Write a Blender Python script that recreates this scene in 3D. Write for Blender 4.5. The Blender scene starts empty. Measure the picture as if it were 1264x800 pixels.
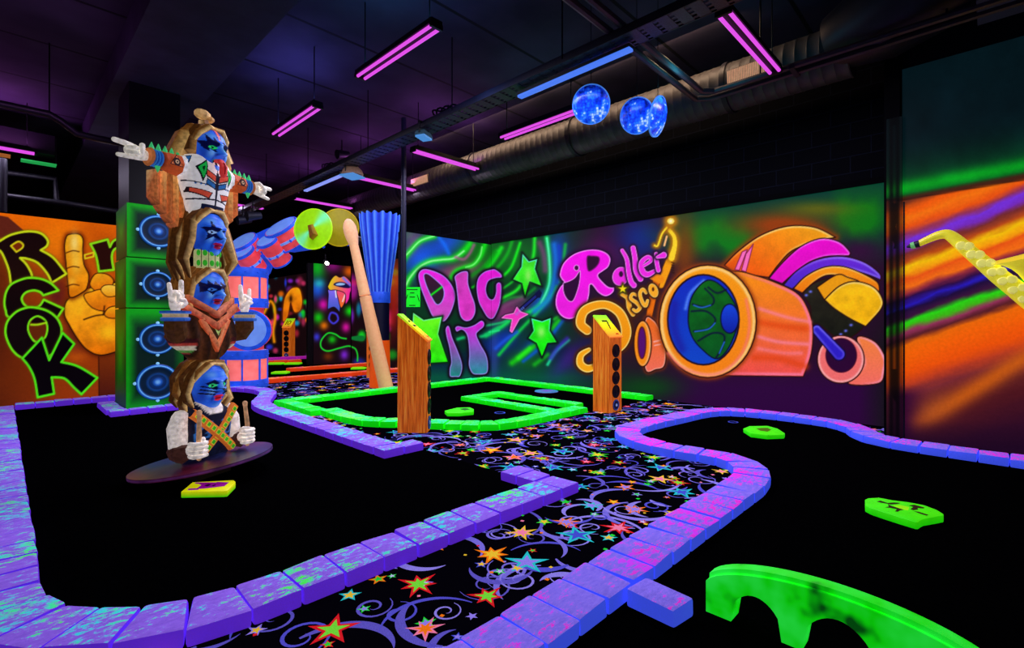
import bpy, bmesh, math, random
import numpy as np
from mathutils import Vector, Matrix
random.seed(7); np.random.seed(7)
sc = bpy.context.scene
col = sc.collection
# ------------------------------------------------------------------ camera
CAMH, F, CX, HY = 1.25, 612.0, 632.0, 396.0
YAW = math.atan2(593.0, 612.0)
cA, sA = math.cos(YAW), math.sin(YAW)          # forward = (cA,sA), right = (sA,-cA)
cam = bpy.data.cameras.new('camera'); cam.sensor_width = 36.0
cam.lens = F / 1264.0 * 36.0; cam.shift_y = -4.0 / 1264.0; cam.clip_start = .02; cam.clip_end = 200
camo = bpy.data.objects.new('camera', cam); col.objects.link(camo)
camo.location = (0, 0, CAMH); camo.rotation_euler = (math.pi/2, 0, math.atan2(sA, cA) - math.pi/2)
sc.camera = camo
sc.view_settings.view_transform = 'Standard'; sc.view_settings.look = 'None'
w = bpy.data.worlds.new('dark_surroundings'); sc.world = w; w.use_nodes = True
w.node_tree.nodes['Background'].inputs[0].default_value = (.004, .003, .008, 1)
w.node_tree.nodes['Background'].inputs[1].default_value = 1.0
def ray(px):
    r = (px - CX) / F
    return (cA + sA*r, sA - cA*r)
def P(px, py, z=0.0):                           # photo point read on the horizontal plane z
    d = F*(CAMH - z)/(py - HY); a, b = ray(px); return Vector((a*d, b*d, z))
def D(px, py, d):                               # photo point read at depth d
    a, b = ray(px); return Vector((a*d, b*d, CAMH + (HY-py)*d/F))
def onX(px, py, x):
    a, b = ray(px); d = x/a; return Vector((x, b*d, CAMH + (HY-py)*d/F))
def onY(px, py, y):
    a, b = ray(px); d = y/b; return Vector((a*d, y, CAMH + (HY-py)*d/F))
def dep(x, y): return x*cA + y*sA
def lin(c):
    c = np.asarray(c, float)/255.0
    return np.where(c <= .04045, c/12.92, ((c+.055)/1.055)**2.4)
def L(*c):
    if len(c) == 1: c = c[0]
    return tuple(lin(c[:3])) + (1.0,)
# ------------------------------------------------------------------ materials
def newmat(name):
    m = bpy.data.materials.new(name); m.use_nodes = True
    nt = m.node_tree; b = nt.nodes['Principled BSDF']
    return m, nt, b
def setspec(b, rough, spec=.3, metal=0):
    b.inputs['Roughness'].default_value = rough; b.inputs['Metallic'].default_value = metal
    b.inputs['Specular IOR Level'].default_value = spec
def solid(name, c, emis=0.0, rough=.6, spec=.3, metal=0, var=.15, scale=8.0, bump=0.0):
    """plain paint with procedural mottling; emis = fluorescence under black light"""
    m, nt, b = newmat(name); setspec(b, rough, spec, metal)
    tc = nt.nodes.new('ShaderNodeTexCoord'); n = nt.nodes.new('ShaderNodeTexNoise')
    n.inputs['Scale'].default_value = scale; n.inputs['Detail'].default_value = 4
    nt.links.new(tc.outputs['Object'], n.inputs['Vector'])
    r = nt.nodes.new('ShaderNodeValToRGB'); lc = lin(c)
    r.color_ramp.elements[0].position = .3; r.color_ramp.elements[1].position = .7
    r.color_ramp.elements[0].color = tuple(lc*(1-var)) + (1,); r.color_ramp.elements[1].color = tuple(np.minimum(lc*(1+var), 1)) + (1,)
    nt.links.new(n.outputs['Fac'], r.inputs['Fac'])
    nt.links.new(r.outputs['Color'], b.inputs['Base Color']); nt.links.new(r.outputs['Color'], b.inputs['Emission Color'])
    b.inputs['Emission Strength'].default_value = emis
    if bump:
        bp = nt.nodes.new('ShaderNodeBump'); bp.inputs['Strength'].default_value = bump; bp.inputs['Distance'].default_value = .02
        nt.links.new(n.outputs['Fac'], bp.inputs['Height']); nt.links.new(bp.outputs['Normal'], b.inputs['Normal'])
    return m
def vcol(name, emis=.3, base=1.0, rough=.6, spec=.3, var=.12, scale=30.0, bump=0.0):
    """paint whose colours are stored on the mesh, with procedural mottling"""
    m, nt, b = newmat(name); setspec(b, rough, spec)
    a = nt.nodes.new('ShaderNodeAttribute'); a.attribute_name = 'Col'
    tc = nt.nodes.new('ShaderNodeTexCoord'); n = nt.nodes.new('ShaderNodeTexNoise')
    n.inputs['Scale'].default_value = scale; n.inputs['Detail'].default_value = 5
    nt.links.new(tc.outputs['Object'], n.inputs['Vector'])
    mr = nt.nodes.new('ShaderNodeMapRange')
    for k, v in zip(('From Min', 'From Max', 'To Min', 'To Max'), (.3, .7, 1-var, 1+var)): mr.inputs[k].default_value = v
    nt.links.new(n.outputs['Fac'], mr.inputs['Value'])
    mx = nt.nodes.new('ShaderNodeVectorMath'); mx.operation = 'SCALE'
    nt.links.new(a.outputs['Color'], mx.inputs[0]); nt.links.new(mr.outputs['Result'], mx.inputs['Scale'])
    nt.links.new(mx.outputs['Vector'], b.inputs['Emission Color']); b.inputs['Emission Strength'].default_value = emis
    ms = nt.nodes.new('ShaderNodeVectorMath'); ms.operation = 'SCALE'; ms.inputs['Scale'].default_value = base
    nt.links.new(mx.outputs['Vector'], ms.inputs[0]); nt.links.new(ms.outputs['Vector'], b.inputs['Base Color'])
    if bump:
        bp = nt.nodes.new('ShaderNodeBump'); bp.inputs['Strength'].default_value = bump; bp.inputs['Distance'].default_value = .01
        nt.links.new(n.outputs['Fac'], bp.inputs['Height']); nt.links.new(bp.outputs['Normal'], b.inputs['Normal'])
    return m
def speckled(name, base, side, specks, amount=.52, emis=.35, scale=26, stretch=2.2):
    """paving-block paint: side shade put into the colour, scuffed speckles of other paint on the tops"""
    m, nt, b = newmat(name); setspec(b, .75, .15)
    N, K = nt.nodes.new, nt.links.new
    geo = N('ShaderNodeNewGeometry'); sx = N('ShaderNodeSeparateXYZ'); K(geo.outputs['Normal'], sx.inputs[0])
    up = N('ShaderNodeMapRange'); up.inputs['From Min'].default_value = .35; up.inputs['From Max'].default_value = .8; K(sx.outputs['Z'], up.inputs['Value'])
    tc = N('ShaderNodeTexCoord'); mp = N('ShaderNodeMapping'); mp.inputs['Scale'].default_value = (1, stretch, 1); K(tc.outputs['Object'], mp.inputs['Vector'])
    n1 = N('ShaderNodeTexNoise'); n1.inputs['Scale'].default_value = scale; n1.inputs['Detail'].default_value = 8; n1.inputs['Roughness'].default_value = .74; K(mp.outputs['Vector'], n1.inputs['Vector'])
    n2 = N('ShaderNodeTexNoise'); n2.inputs['Scale'].default_value = 2.2; n2.inputs['Detail'].default_value = 3; K(tc.outputs['Object'], n2.inputs['Vector'])
    n3 = N('ShaderNodeTexNoise'); n3.inputs['Scale'].default_value = 7; n3.inputs['Detail'].default_value = 5; K(tc.outputs['Object'], n3.inputs['Vector'])
    add = N('ShaderNodeMath'); add.operation = 'MULTIPLY_ADD'; add.inputs[1].default_value = .5; K(n2.outputs['Fac'], add.inputs[0]); K(n1.outputs['Fac'], add.inputs[2])
    th = N('ShaderNodeMapRange'); th.inputs['From Min'].default_value = amount+.2; th.inputs['From Max'].default_value = amount+.25; K(add.outputs[0], th.inputs['Value'])
    mul = N('ShaderNodeMath'); mul.operation = 'MULTIPLY'; K(th.outputs['Result'], mul.inputs[0]); K(up.outputs['Result'], mul.inputs[1])
    sp = N('ShaderNodeValToRGB'); sp.color_ramp.elements[0].color = L(specks[0]); sp.color_ramp.elements[1].color = L(specks[1]); sp.color_ramp.elements[0].position = .42; sp.color_ramp.elements[1].position = .62
    K(n3.outputs['Fac'], sp.inputs['Fac'])
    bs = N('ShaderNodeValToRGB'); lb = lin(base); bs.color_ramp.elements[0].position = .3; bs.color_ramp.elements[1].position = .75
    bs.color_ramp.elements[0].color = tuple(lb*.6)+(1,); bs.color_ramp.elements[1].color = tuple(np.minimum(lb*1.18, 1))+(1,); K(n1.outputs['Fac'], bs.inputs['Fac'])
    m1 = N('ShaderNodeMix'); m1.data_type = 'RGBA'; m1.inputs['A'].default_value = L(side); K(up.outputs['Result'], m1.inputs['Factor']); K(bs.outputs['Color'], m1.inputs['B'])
    m2 = N('ShaderNodeMix'); m2.data_type = 'RGBA'; K(mul.outputs[0], m2.inputs['Factor']); K(m1.outputs['Result'], m2.inputs['A']); K(sp.outputs['Color'], m2.inputs['B'])
    K(m2.outputs['Result'], b.inputs['Base Color']); K(m2.outputs['Result'], b.inputs['Emission Color']); b.inputs['Emission Strength'].default_value = emis
    bp = N('ShaderNodeBump'); bp.inputs['Strength'].default_value = .5; bp.inputs['Distance'].default_value = .012; K(n1.outputs['Fac'], bp.inputs['Height']); K(bp.outputs['Normal'], b.inputs['Normal'])
    return m
def emit(name, c, s):
    m, nt, b = newmat(name); b.inputs['Base Color'].default_value = (.02, .02, .02, 1)
    b.inputs['Emission Color'].default_value = L(c); b.inputs['Emission Strength'].default_value = s; return m
M = {}
M['felt'] = solid('black_felt', (3, 3, 4), 0, 1, 0, var=.3, scale=60)
M['dark_metal'] = solid('dark_painted_metal', (26, 24, 34), 0, .45, .4, var=.3)
M['black'] = solid('black_paint', (12, 12, 16), 0, .5, .3)
M['cable'] = solid('black_cable', (10, 10, 14), 0, .6, .2)
M['duct'] = solid('dull_duct_metal', (70, 66, 66), 0, .5, .4, var=.35, scale=5)
M['vent'] = solid('vent_grille_metal', (215, 165, 125), .12, .5, .4)
M['tube'] = emit('black_light_tube', (222, 78, 228), 1.05)
M['bluestrip'] = emit('blue_light_strip', (70, 120, 240), 1.0)
M['bluestrip2'] = emit('lilac_light_strip', (135, 150, 245), 1.0)
M['floodblue'] = emit('blue_flood_glass', (70, 140, 215), .9)
M['spot'] = emit('bright_spot_lamp', (255, 250, 225), 30)
M['mural'] = vcol('mural_paint', .86, .14, .7, .1, var=.07, scale=40)
M['paint'] = vcol('fluorescent_paint', .32, .95, .5, .3, var=.1, scale=25)
M['paint_hi'] = vcol('strong_fluorescent_paint', .55, .75, .5, .25, var=.08, scale=14)
M['carve'] = vcol('painted_carving', .42, 1.0, .6, .2, var=.38, scale=34, bump=.35)
M['carveface'] = vcol('painted_face', .55, 1.0, .5, .3, var=.12, scale=22, bump=.15)
M['carpet'] = vcol('carpet_print', .62, .5, 1.0, 0.0, var=.18, scale=180)
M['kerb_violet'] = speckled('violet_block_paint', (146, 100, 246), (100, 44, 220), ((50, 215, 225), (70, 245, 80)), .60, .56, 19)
M['kerb_blue'] = speckled('periwinkle_block_paint', (134, 112, 255), (66, 88, 250), ((225, 40, 205), (190, 60, 245)), .57, .58, 19)  # magenta flecks: scuffs plus grazing magenta light put into the colour
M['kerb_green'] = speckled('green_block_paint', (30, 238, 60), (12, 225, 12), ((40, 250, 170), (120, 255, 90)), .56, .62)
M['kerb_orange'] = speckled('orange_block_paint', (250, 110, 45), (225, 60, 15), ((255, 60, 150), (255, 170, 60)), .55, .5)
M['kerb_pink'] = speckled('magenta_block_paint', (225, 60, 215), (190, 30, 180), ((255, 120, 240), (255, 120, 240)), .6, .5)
M['drumred'] = solid('drum_shell_red', (240, 70, 80), .45, .5, .3, var=.25, scale=10)
M['drumpink'] = solid('glowing_salmon_panel', (255, 112, 108), .8, .6, .2, var=.2, scale=7)
M['drumblue'] = solid('blue_rim_paint', (34, 84, 226), .42, .5, .3, var=.25, scale=9)
M['drumskin'] = solid('pale_drumskin', (110, 150, 240), .5, .6, .2, var=.12, scale=9)
M['limegreen'] = solid('green_marker_paint', (40, 250, 8), .72, .6, .2, var=.12)
M['inkdark'] = solid('dark_marker_print', (4, 26, 6), 0, .8, .1)
M['cup'] = solid('blue_cup_rim', (50, 70, 190), .3, .5, .3, var=.5, scale=40)
# ------------------------------------------------------------------ mesh helpers
class MB:
    def __init__(s): s.v = []; s.c = []; s.f = []; s.m = []; s.mats = []; s.smooth = True
    def mi(s, m):
        if m not in s.mats: s.mats.append(m)
        return s.mats.index(m)
    def add(s, vs, fs, c=(200, 200, 200), m=None, T=None):
        o = len(s.v)
        for i, p in enumerate(vs):
            p = Vector(p); s.v.append(tuple(T @ p if T else p))
            s.c.append(c[i] if isinstance(c, list) else c)
        k = s.mi(m) if m else 0
        for f in fs: s.f.append([a+o for a in f]); s.m.append(k)
        return s
    def box(s, cen, size, c=(200, 200, 200), m=None, rz=0, T=None, taper=1.0):
        x, y, z = [a/2 for a in size]; R = Matrix.Translation(cen) @ Matrix.Rotation(rz, 4, 'Z')
        if T: R = T @ R
        vs = [(-x, -y, -z), (x, -y, -z), (x, y, -z), (-x, y, -z), (-x*taper, -y*taper, z), (x*taper, -y*taper, z), (x*taper, y*taper, z), (-x*taper, y*taper, z)]
        return s.add(vs, [(3, 2, 1, 0), (4, 5, 6, 7), (0, 1, 5, 4), (1, 2, 6, 5), (2, 3, 7, 6), (3, 0, 4, 7)], c, m, R)
    def tube(s, pts, rad, n=10, c=(200, 200, 200), m=None, T=None, flat=1.0, round_ends=False, ridge=None):
        pts = [Vector(p) for p in pts]
        if not isinstance(rad, (list, tuple)): rad = [rad]*len(pts)
        rad = list(rad)
        if round_ends:
            d0 = (pts[0]-pts[1]).normalized(); d1 = (pts[-1]-pts[-2]).normalized()
            pts = [pts[0]+d0*rad[0]*.8, pts[0]+d0*rad[0]*.5] + pts + [pts[-1]+d1*rad[-1]*.5, pts[-1]+d1*rad[-1]*.8]
            rad = [rad[0]*.35, rad[0]*.8] + rad + [rad[-1]*.8, rad[-1]*.35]
        vs = []; cs = []; u = None
        for i, p in enumerate(pts):
            t = (pts[min(i+1, len(pts)-1)] - pts[max(i-1, 0)]).normalized()
            if u is None:
                u = t.cross(Vector((0, 0, 1)));
                if u.length < .05: u = t.cross(Vector((0, 1, 0)))
            u = (u - t*u.dot(t)).normalized(); b = t.cross(u)
            for k in range(n):
                a = 2*math.pi*k/n
                vs.append(p + u*math.cos(a)*rad[i] + b*math.sin(a)*rad[i]*flat)
                cs.append(ridge if (ridge and k % 3 == 0) else (c[i] if isinstance(c, list) else c))
        fs = []
        for i in range(len(pts)-1):
            for k in range(n): fs.append((i*n+k, i*n+(k+1) % n, (i+1)*n+(k+1) % n, (i+1)*n+k))
        fs.append(tuple(range(n))[::-1]); fs.append(tuple(range((len(pts)-1)*n, len(pts)*n)))
        return s.add(vs, fs, cs, m, T)
    def lathe(s, prof, n=32, c=(200, 200, 200), m=None, T=None, cap=True, sx=1, sy=1):
        vs = []; cs = []
        for i, (r, z) in enumerate(prof):
            for k in range(n):
                a = 2*math.pi*k/n; vs.append((math.cos(a)*r*sx, math.sin(a)*r*sy, z)); cs.append(c[i] if isinstance(c, list) else c)
        fs = [(i*n+k, i*n+(k+1) % n, (i+1)*n+(k+1) % n, (i+1)*n+k) for i in range(len(prof)-1) for k in range(n)]
        if cap: fs.append(tuple(range(n))[::-1]); fs.append(tuple(range((len(prof)-1)*n, len(prof)*n)))
        return s.add(vs, fs, cs, m, T)
    def prism(s, poly, z0, z1, c=(200, 200, 200), m=None, T=None, ctop=None):
        n = len(poly); vs = [(x, y, z0) for x, y in poly] + [(x, y, z1) for x, y in poly]
        fs = [tuple(range(n))[::-1], tuple(range(n, 2*n))] + [(k, (k+1) % n, n+(k+1) % n, n+k) for k in range(n)]
        return s.add(vs, fs, [c]*n + [ctop or c]*n, m, T)
    def sheet(s, poly, c=(200, 200, 200), m=None, T=None):
        return s.add([(p[0], p[1], p[2] if len(p) > 2 else 0) for p in poly], [tuple(range(len(poly)))], c, m, T)
    def ball(s, cen, r, c=(200, 200, 200), m=None, T=None, n=14, k=9):
        R = Matrix.Translation(cen) @ Matrix.Diagonal((*(r if isinstance(r, (tuple, list)) else (r, r, r)), 1))
        if T: R = T @ R
        return s.lathe([(math.cos(a), math.sin(a)) for a in np.linspace(-math.pi/2+.12, math.pi/2-.12, k)], n, c, m, R)
    def obj(s, name, mat=None, parent=None, smooth=True, bevel=0, auto=40):
        me = bpy.data.meshes.new(name); me.from_pydata(s.v, [], s.f); me.validate(verbose=False)
        for m in (s.mats or [mat]): me.materials.append(m if not isinstance(m, str) else M[m])
        if s.mats and len(me.polygons) == len(s.m): me.polygons.foreach_set('material_index', s.m)
        bm = bmesh.new(); bm.from_mesh(me); bmesh.ops.recalc_face_normals(bm, faces=bm.faces)
        lay = bm.verts.layers.float_color.new('Col')
        for v, cc in zip(bm.verts, s.c): v[lay] = L(cc)
        if bevel: bmesh.ops.bevel(bm, geom=[e for e in bm.edges], offset=bevel, segments=2, affect='EDGES', profile=.5, clamp_overlap=True)
        if smooth:
            lim = math.radians(auto)
            for f in bm.faces: f.smooth = True
            for e in bm.edges:
                if len(e.link_faces) == 2 and e.calc_face_angle(0) > lim: e.smooth = False
        bm.to_mesh(me); bm.free()
        o = bpy.data.objects.new(name, me); col.objects.link(o)
        if parent: o.parent = parent
        return o
def tag(o, label=None, cat=None, group=None, kind=None):
    if label: o['label'] = label
    if cat: o['category'] = cat
    if group: o['group'] = group
    if kind: o['kind'] = kind
    return o
def thing(name, label, cat, loc=(0, 0, 0), rz=0, group=None):
    o = bpy.data.objects.new(name, None); col.objects.link(o); o.empty_display_size = .1
    o.location = loc; o.rotation_euler = (0, 0, rz); return tag(o, label, cat, group)
def struct(o): o['kind'] = 'structure'; return o
def copy_tree(o, parent=None):
    c = o.copy(); col.objects.link(c)
    if parent: c.parent = parent
    for ch in list(o.children): copy_tree(ch, c)
    return c
def cr(pts, n=7, closed=True):
    """smooth curve through points; a third entry marks a sharp corner"""
    p = [np.array(q[:2], float) for q in pts]; sh = [len(q) > 2 for q in pts]; N = len(p); out = []
    for i in range(N if closed else N-1):
        a, b = p[i], p[(i+1) % N]
        ta = (b - p[i-1 if closed else max(i-1, 0)])*.5 if not sh[i] else (b-a)*.6
        j = (i+2) % N if closed else min(i+2, N-1)
        tb = (p[j] - a)*.5 if not sh[(i+1) % N] else (b-a)*.6
        for k in range(n):
            t = k/n; t2, t3 = t*t, t*t*t
            out.append((2*t3-3*t2+1)*a + (t3-2*t2+t)*ta + (-2*t3+3*t2)*b + (t3-t2)*tb)
    if not closed: out.append(p[-1])
    return np.array(out)
# ------------------------------------------------------------------ airbrushed mural panels (colours stored on a fine grid of the wall panel)
_rg = np.random.RandomState(3).rand(64, 64)
def vnoise(X, Y, s, ox=0.0):
    x = X/s + ox + 100; y = Y/s + ox*1.7 + 100
    xi = np.floor(x).astype(int); yi = np.floor(y).astype(int); fx = x-xi; fy = y-yi
    fx = fx*fx*(3-2*fx); fy = fy*fy*(3-2*fy)
    g = lambda a, b: _rg[a % 64, b % 64]
    return (g(xi, yi)*(1-fx)+g(xi+1, yi)*fx)*(1-fy)+(g(xi, yi+1)*(1-fx)+g(xi+1, yi+1)*fx)*fy
def fbm(X, Y, s, ox=0.0): return (vnoise(X, Y, s, ox)+.5*vnoise(X, Y, s/2, ox+3)+.25*vnoise(X, Y, s/4, ox+7))/1.75
class Canvas:
    def __init__(s, axis, c, pa, pb, H, step=1.0, zstep=None, z0=0.0):
        nu = int(abs(pb-pa)/step)+1; px = np.linspace(pa, pb, nu); r = (px-CX)/F
        a = cA+sA*r; b = sA-cA*r; d = (c/a) if axis == 'x' else (c/b)
        nz = int((H-z0)/(zstep or .011))+1; z = np.linspace(z0, H, nz)
        s.axis, s.cc, s.nu, s.nz, s.H, s.z0 = axis, c, nu, nz, H, z0
        s.h = (b*d) if axis == 'x' else (a*d)          # horizontal wall coordinate
        s.z = z
        s.X = np.repeat(px[None, :], nz, 0); s.Y = HY-(z[:, None]-CAMH)*F/d[None, :]
        s.C = np.zeros((nz, nu, 3)); s.ids = np.zeros((nz, nu), int); s.names = {}
    def fill(s, c): s.C[:] = c
    def blend(s, c, a): s.C[:] = s.C*(1-a[..., None]) + np.asarray(c, float)*a[..., None]
    def lighten(s, c, a): s.C[:] = np.clip(s.C + np.asarray(c, float)*a[..., None], 0, 255)
    def box(s, x0, x1, y0, y1):
        return (s.X >= x0) & (s.X <= x1) & (s.Y >= y0) & (s.Y <= y1)
    def blob(s, cx, cy, rx, ry, c, a=1.0, rot=0.0, pw=1.0, tex=0.0, sharp=None):
        x = s.X-cx; y = s.Y-cy; ct, st = math.cos(rot), math.sin(rot)
        q = ((x*ct+y*st)/rx)**2 + ((-x*st+y*ct)/ry)**2
        k = np.exp(-q**pw) if sharp is None else np.clip((1-np.sqrt(q))*sharp+.5, 0, 1)
        if tex: k = k*np.clip(1-tex+2*tex*fbm(s.X, s.Y, 14, cx), 0, 1)
        s.blend(c, np.clip(k*a, 0, 1))
    def dist_line(s, pts, mask):
        x = s.X[mask]; y = s.Y[mask]; best = np.full(x.shape, 1e9); tt = np.zeros(x.shape); n = len(pts)-1
        for i in range(n):
            ax, ay = pts[i]; bx, by = pts[i+1]; dx, dy = bx-ax, by-ay; l = dx*dx+dy*dy+1e-9
            t = np.clip(((x-ax)*dx+(y-ay)*dy)/l, 0, 1); q = np.hypot(x-ax-t*dx, y-ay-t*dy)
            m = q < best; best[m] = q[m]; tt[m] = (i+t[m])/n
        return best, tt
    def glow(s, pts, c, w, a=1.0, smooth=True, hard=False, closed=False):
        pts = cr(pts, 8, closed) if smooth else np.array(pts, float)
        if closed: pts = np.vstack([pts, pts[:1]])
        pad = w*3+2; m = s.box(pts[:, 0].min()-pad, pts[:, 0].max()+pad, pts[:, 1].min()-pad, pts[:, 1].max()+pad)
        if not m.any(): return
        d, _ = s.dist_line(pts, m)
        k = (np.clip(w-d+.5, 0, 1) if hard else np.exp(-(d/w)**2))*a
        s.C[m] = s.C[m]*(1-k[:, None]) + np.asarray(c, float)*k[:, None]
    def _paint(s, m, d, c, c2, gdir, outline, ow, rim, rw, rimdir, name, tex, halo, hw):
        x = s.X[m]; y = s.Y[m]; C = s.C[m]
        ins = np.clip(.5-d, 0, 1)
        if halo is not None:
            k = np.exp(-(np.maximum(d, 0)/hw)**2)*.85*(d > 0); C = C*(1-k[:, None])+np.asarray(halo, float)*k[:, None]
        base = np.repeat(np.asarray(c, float)[None], len(x), 0)
        if c2 is not None:
            g = x*gdir[0]+y*gdir[1]; sel = d < 0
            if sel.any():
                lo, hi = g[sel].min(), g[sel].max(); t = np.clip((g-lo)/(hi-lo+1e-6), 0, 1)[:, None]
                base = base*(1-t)+np.asarray(c2, float)*t
        if tex: base = base*(1-tex+2*tex*fbm(x, y, 9))[:, None]
        if rim is not None:
            k = np.exp(-((d+rw*1.4)/rw)**2)
            if rimdir is not None:
                gx = x-(x[d < 0].mean() if (d < 0).any() else 0); gy = y-(y[d < 0].mean() if (d < 0).any() else 0)
                q = (gx*rimdir[0]+gy*rimdir[1]); k = k*np.clip(.5+q/(np.abs(q).max()+1e-6)*1.2, 0, 1)
            base = base*(1-k[:, None])+np.asarray(rim, float)*k[:, None]
        C = C*(1-ins[:, None])+np.clip(base, 0, 255)*ins[:, None]
        if outline is not None:
            k = np.clip(ow*.5-np.abs(d)+.5, 0, 1)*1.0; C = C*(1-k[:, None])+np.asarray(outline, float)*k[:, None]
        s.C[m] = C
        if name:
            k = s.names.setdefault(name, len(s.names)+1); ii = s.ids[m]; ii[d < 0] = k; s.ids[m] = ii
    def shape(s, pts, c, c2=None, gdir=(0, 1), outline=None, ow=1.4, rim=None, rw=1.2, rimdir=None, name=None, smooth=True, tex=0.0, halo=None, hw=4, raw=False):
        p = cr(pts, 6) if smooth else np.array([q[:2] for q in pts], float)
        pad = ow+hw*2.5+3; m = s.box(p[:, 0].min()-pad, p[:, 0].max()+pad, p[:, 1].min()-pad, p[:, 1].max()+pad)
        if not m.any(): return
        d, _ = s.dist_line(np.vstack([p, p[:1]]), m); x = s.X[m]; y = s.Y[m]; ins = np.zeros(x.shape, bool); n = len(p)
        for i in range(n):
            ax, ay = p[i]; bx, by = p[(i+1) % n]
            if ay == by: continue
            cnd = ((ay > y) != (by > y)) & (x < (bx-ax)*(y-ay)/(by-ay)+ax); ins ^= cnd
        s._paint(m, np.where(ins, -d, d), c, c2, gdir, outline, ow, rim, rw, rimdir, name, tex, halo, hw)
    def stroke(s, pts, w, c, c2=None, gdir=(0, 1), outline=None, ow=1.4, rim=None, rw=1.0, rimdir=None, name=None, smooth=True, tex=0.0, halo=None, hw=4, closed=False):
        p = cr(pts, 7, closed) if smooth else np.array(pts, float)
        if closed: p = np.vstack([p, p[:1]])
        ws = w if isinstance(w, (list, tuple)) else (w, w); mx = max(ws)
        pad = mx+ow+hw*2.5+3; m = s.box(p[:, 0].min()-pad, p[:, 0].max()+pad, p[:, 1].min()-pad, p[:, 1].max()+pad)
        if not m.any(): return
        d, t = s.dist_line(p, m); wd = np.interp(t, np.linspace(0, 1, len(ws)), ws)
        s._paint(m, d-wd, c, c2, gdir, outline, ow, rim, rw, rimdir, name, tex, halo, hw)
    def ellipse(s, cx, cy, rx, ry, c, rot=0.0, **k):
        ct, st = math.cos(rot), math.sin(rot)
        s.shape([(cx+rx*math.cos(a)*ct-ry*math.sin(a)*st, cy+rx*math.cos(a)*st+ry*math.sin(a)*ct) for a in np.linspace(0, 2*math.pi, 40, endpoint=False)], c, smooth=False, **k)
    def build(s, name, label, cat='mural', off=0.0):
        """panel mesh; motifs of the painting become child meshes cut out of the same surface"""
        nu, nz = s.nu, s.nz; n = nu*nz
        H = np.repeat(s.h[None, :], nz, 0).ravel(); Z = np.repeat(s.z[:, None], nu, 1).ravel(); cc = np.full(n, s.cc-off)
        co = np.stack([cc, H, Z] if s.axis == 'x' else [H, cc, Z], 1)
        idx = np.arange(n).reshape(nz, nu)
        quads = np.stack([idx[:-1, :-1], idx[:-1, 1:], idx[1:, 1:], idx[1:, :-1]], -1).reshape(-1, 4)
        fid = s.ids[:-1, :-1].ravel(); colr = np.concatenate([lin(np.clip(s.C, 0, 255)).reshape(-1, 3), np.ones((n, 1))], 1)
        p0, p1, p2 = co[quads[0, 0]], co[quads[0, 1]], co[quads[0, 3]]
        nrm = np.cross(p1-p0, p2-p0); want = np.array([-1., 0, 0]) if s.axis == 'x' else np.array([0, -1., 0])
        if nrm @ want < 0: quads = quads[:, ::-1]
        root = None
        for k, nm in [(0, name)] + [(v, q) for q, v in s.names.items()]:
            q = quads[fid == k]
            if not len(q): continue
            used = np.unique(q); mp = np.full(n, -1); mp[used] = np.arange(len(used)); q = mp[q]
            me = bpy.data.meshes.new(name)
            me.vertices.add(len(used)); me.vertices.foreach_set('co', co[used].astype(np.float32).ravel())
            me.loops.add(q.size); me.loops.foreach_set('vertex_index', q.ravel().astype(np.int32))
            me.polygons.add(len(q)); me.polygons.foreach_set('loop_start', np.arange(0, q.size, 4, dtype=np.int32))
            me.update(calc_edges=True); me.validate()
            at = me.attributes.new('Col', 'FLOAT_COLOR', 'POINT'); at.data.foreach_set('color', colr[used].astype(np.float32).ravel())
            me.materials.append(M['mural'])
            nn = nm.split('#')[0]
            o = bpy.data.objects.new(nn, me); col.objects.link(o)
            if k == 0: root = tag(o, label, cat if label else None)
            else: o.parent = root
        h0, h1 = s.h.min(), s.h.max(); b = MB(); t = .03
        if s.axis == 'x': b.box((s.cc-off+.002+t/2, (h0+h1)/2, (s.H+s.z0)/2), (t, h1-h0, s.H-s.z0))
        else: b.box(((h0+h1)/2, s.cc-off+.002+t/2, (s.H+s.z0)/2), (h1-h0, t, s.H-s.z0))
        b.obj('panel_board', M['black'], root, smooth=False)
        return root
def Zm(x0, y0, sc_): return lambda pts: [(x0+p[0]/sc_, y0+p[1]/sc_)+tuple(p[2:]) for p in pts]
S = 1
ZA, ZB, ZC, ZD, ZE = Zm(0, 260, 6.667), Zm(0, 375, 6.667), Zm(495, 280, 8), Zm(495, 375, 8), Zm(600, 290, 5)
ZF, ZG, ZH, ZI = Zm(680, 290, 7.275), Zm(700, 350, 6.667), Zm(800, 260, 3.636), Zm(890, 260, 3.638)
ZL, ZN = Zm(380, 310, 5.714), Zm(310, 290, 4.21)
XW, YD, YR = 7.3, 7.67, 10.06
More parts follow.
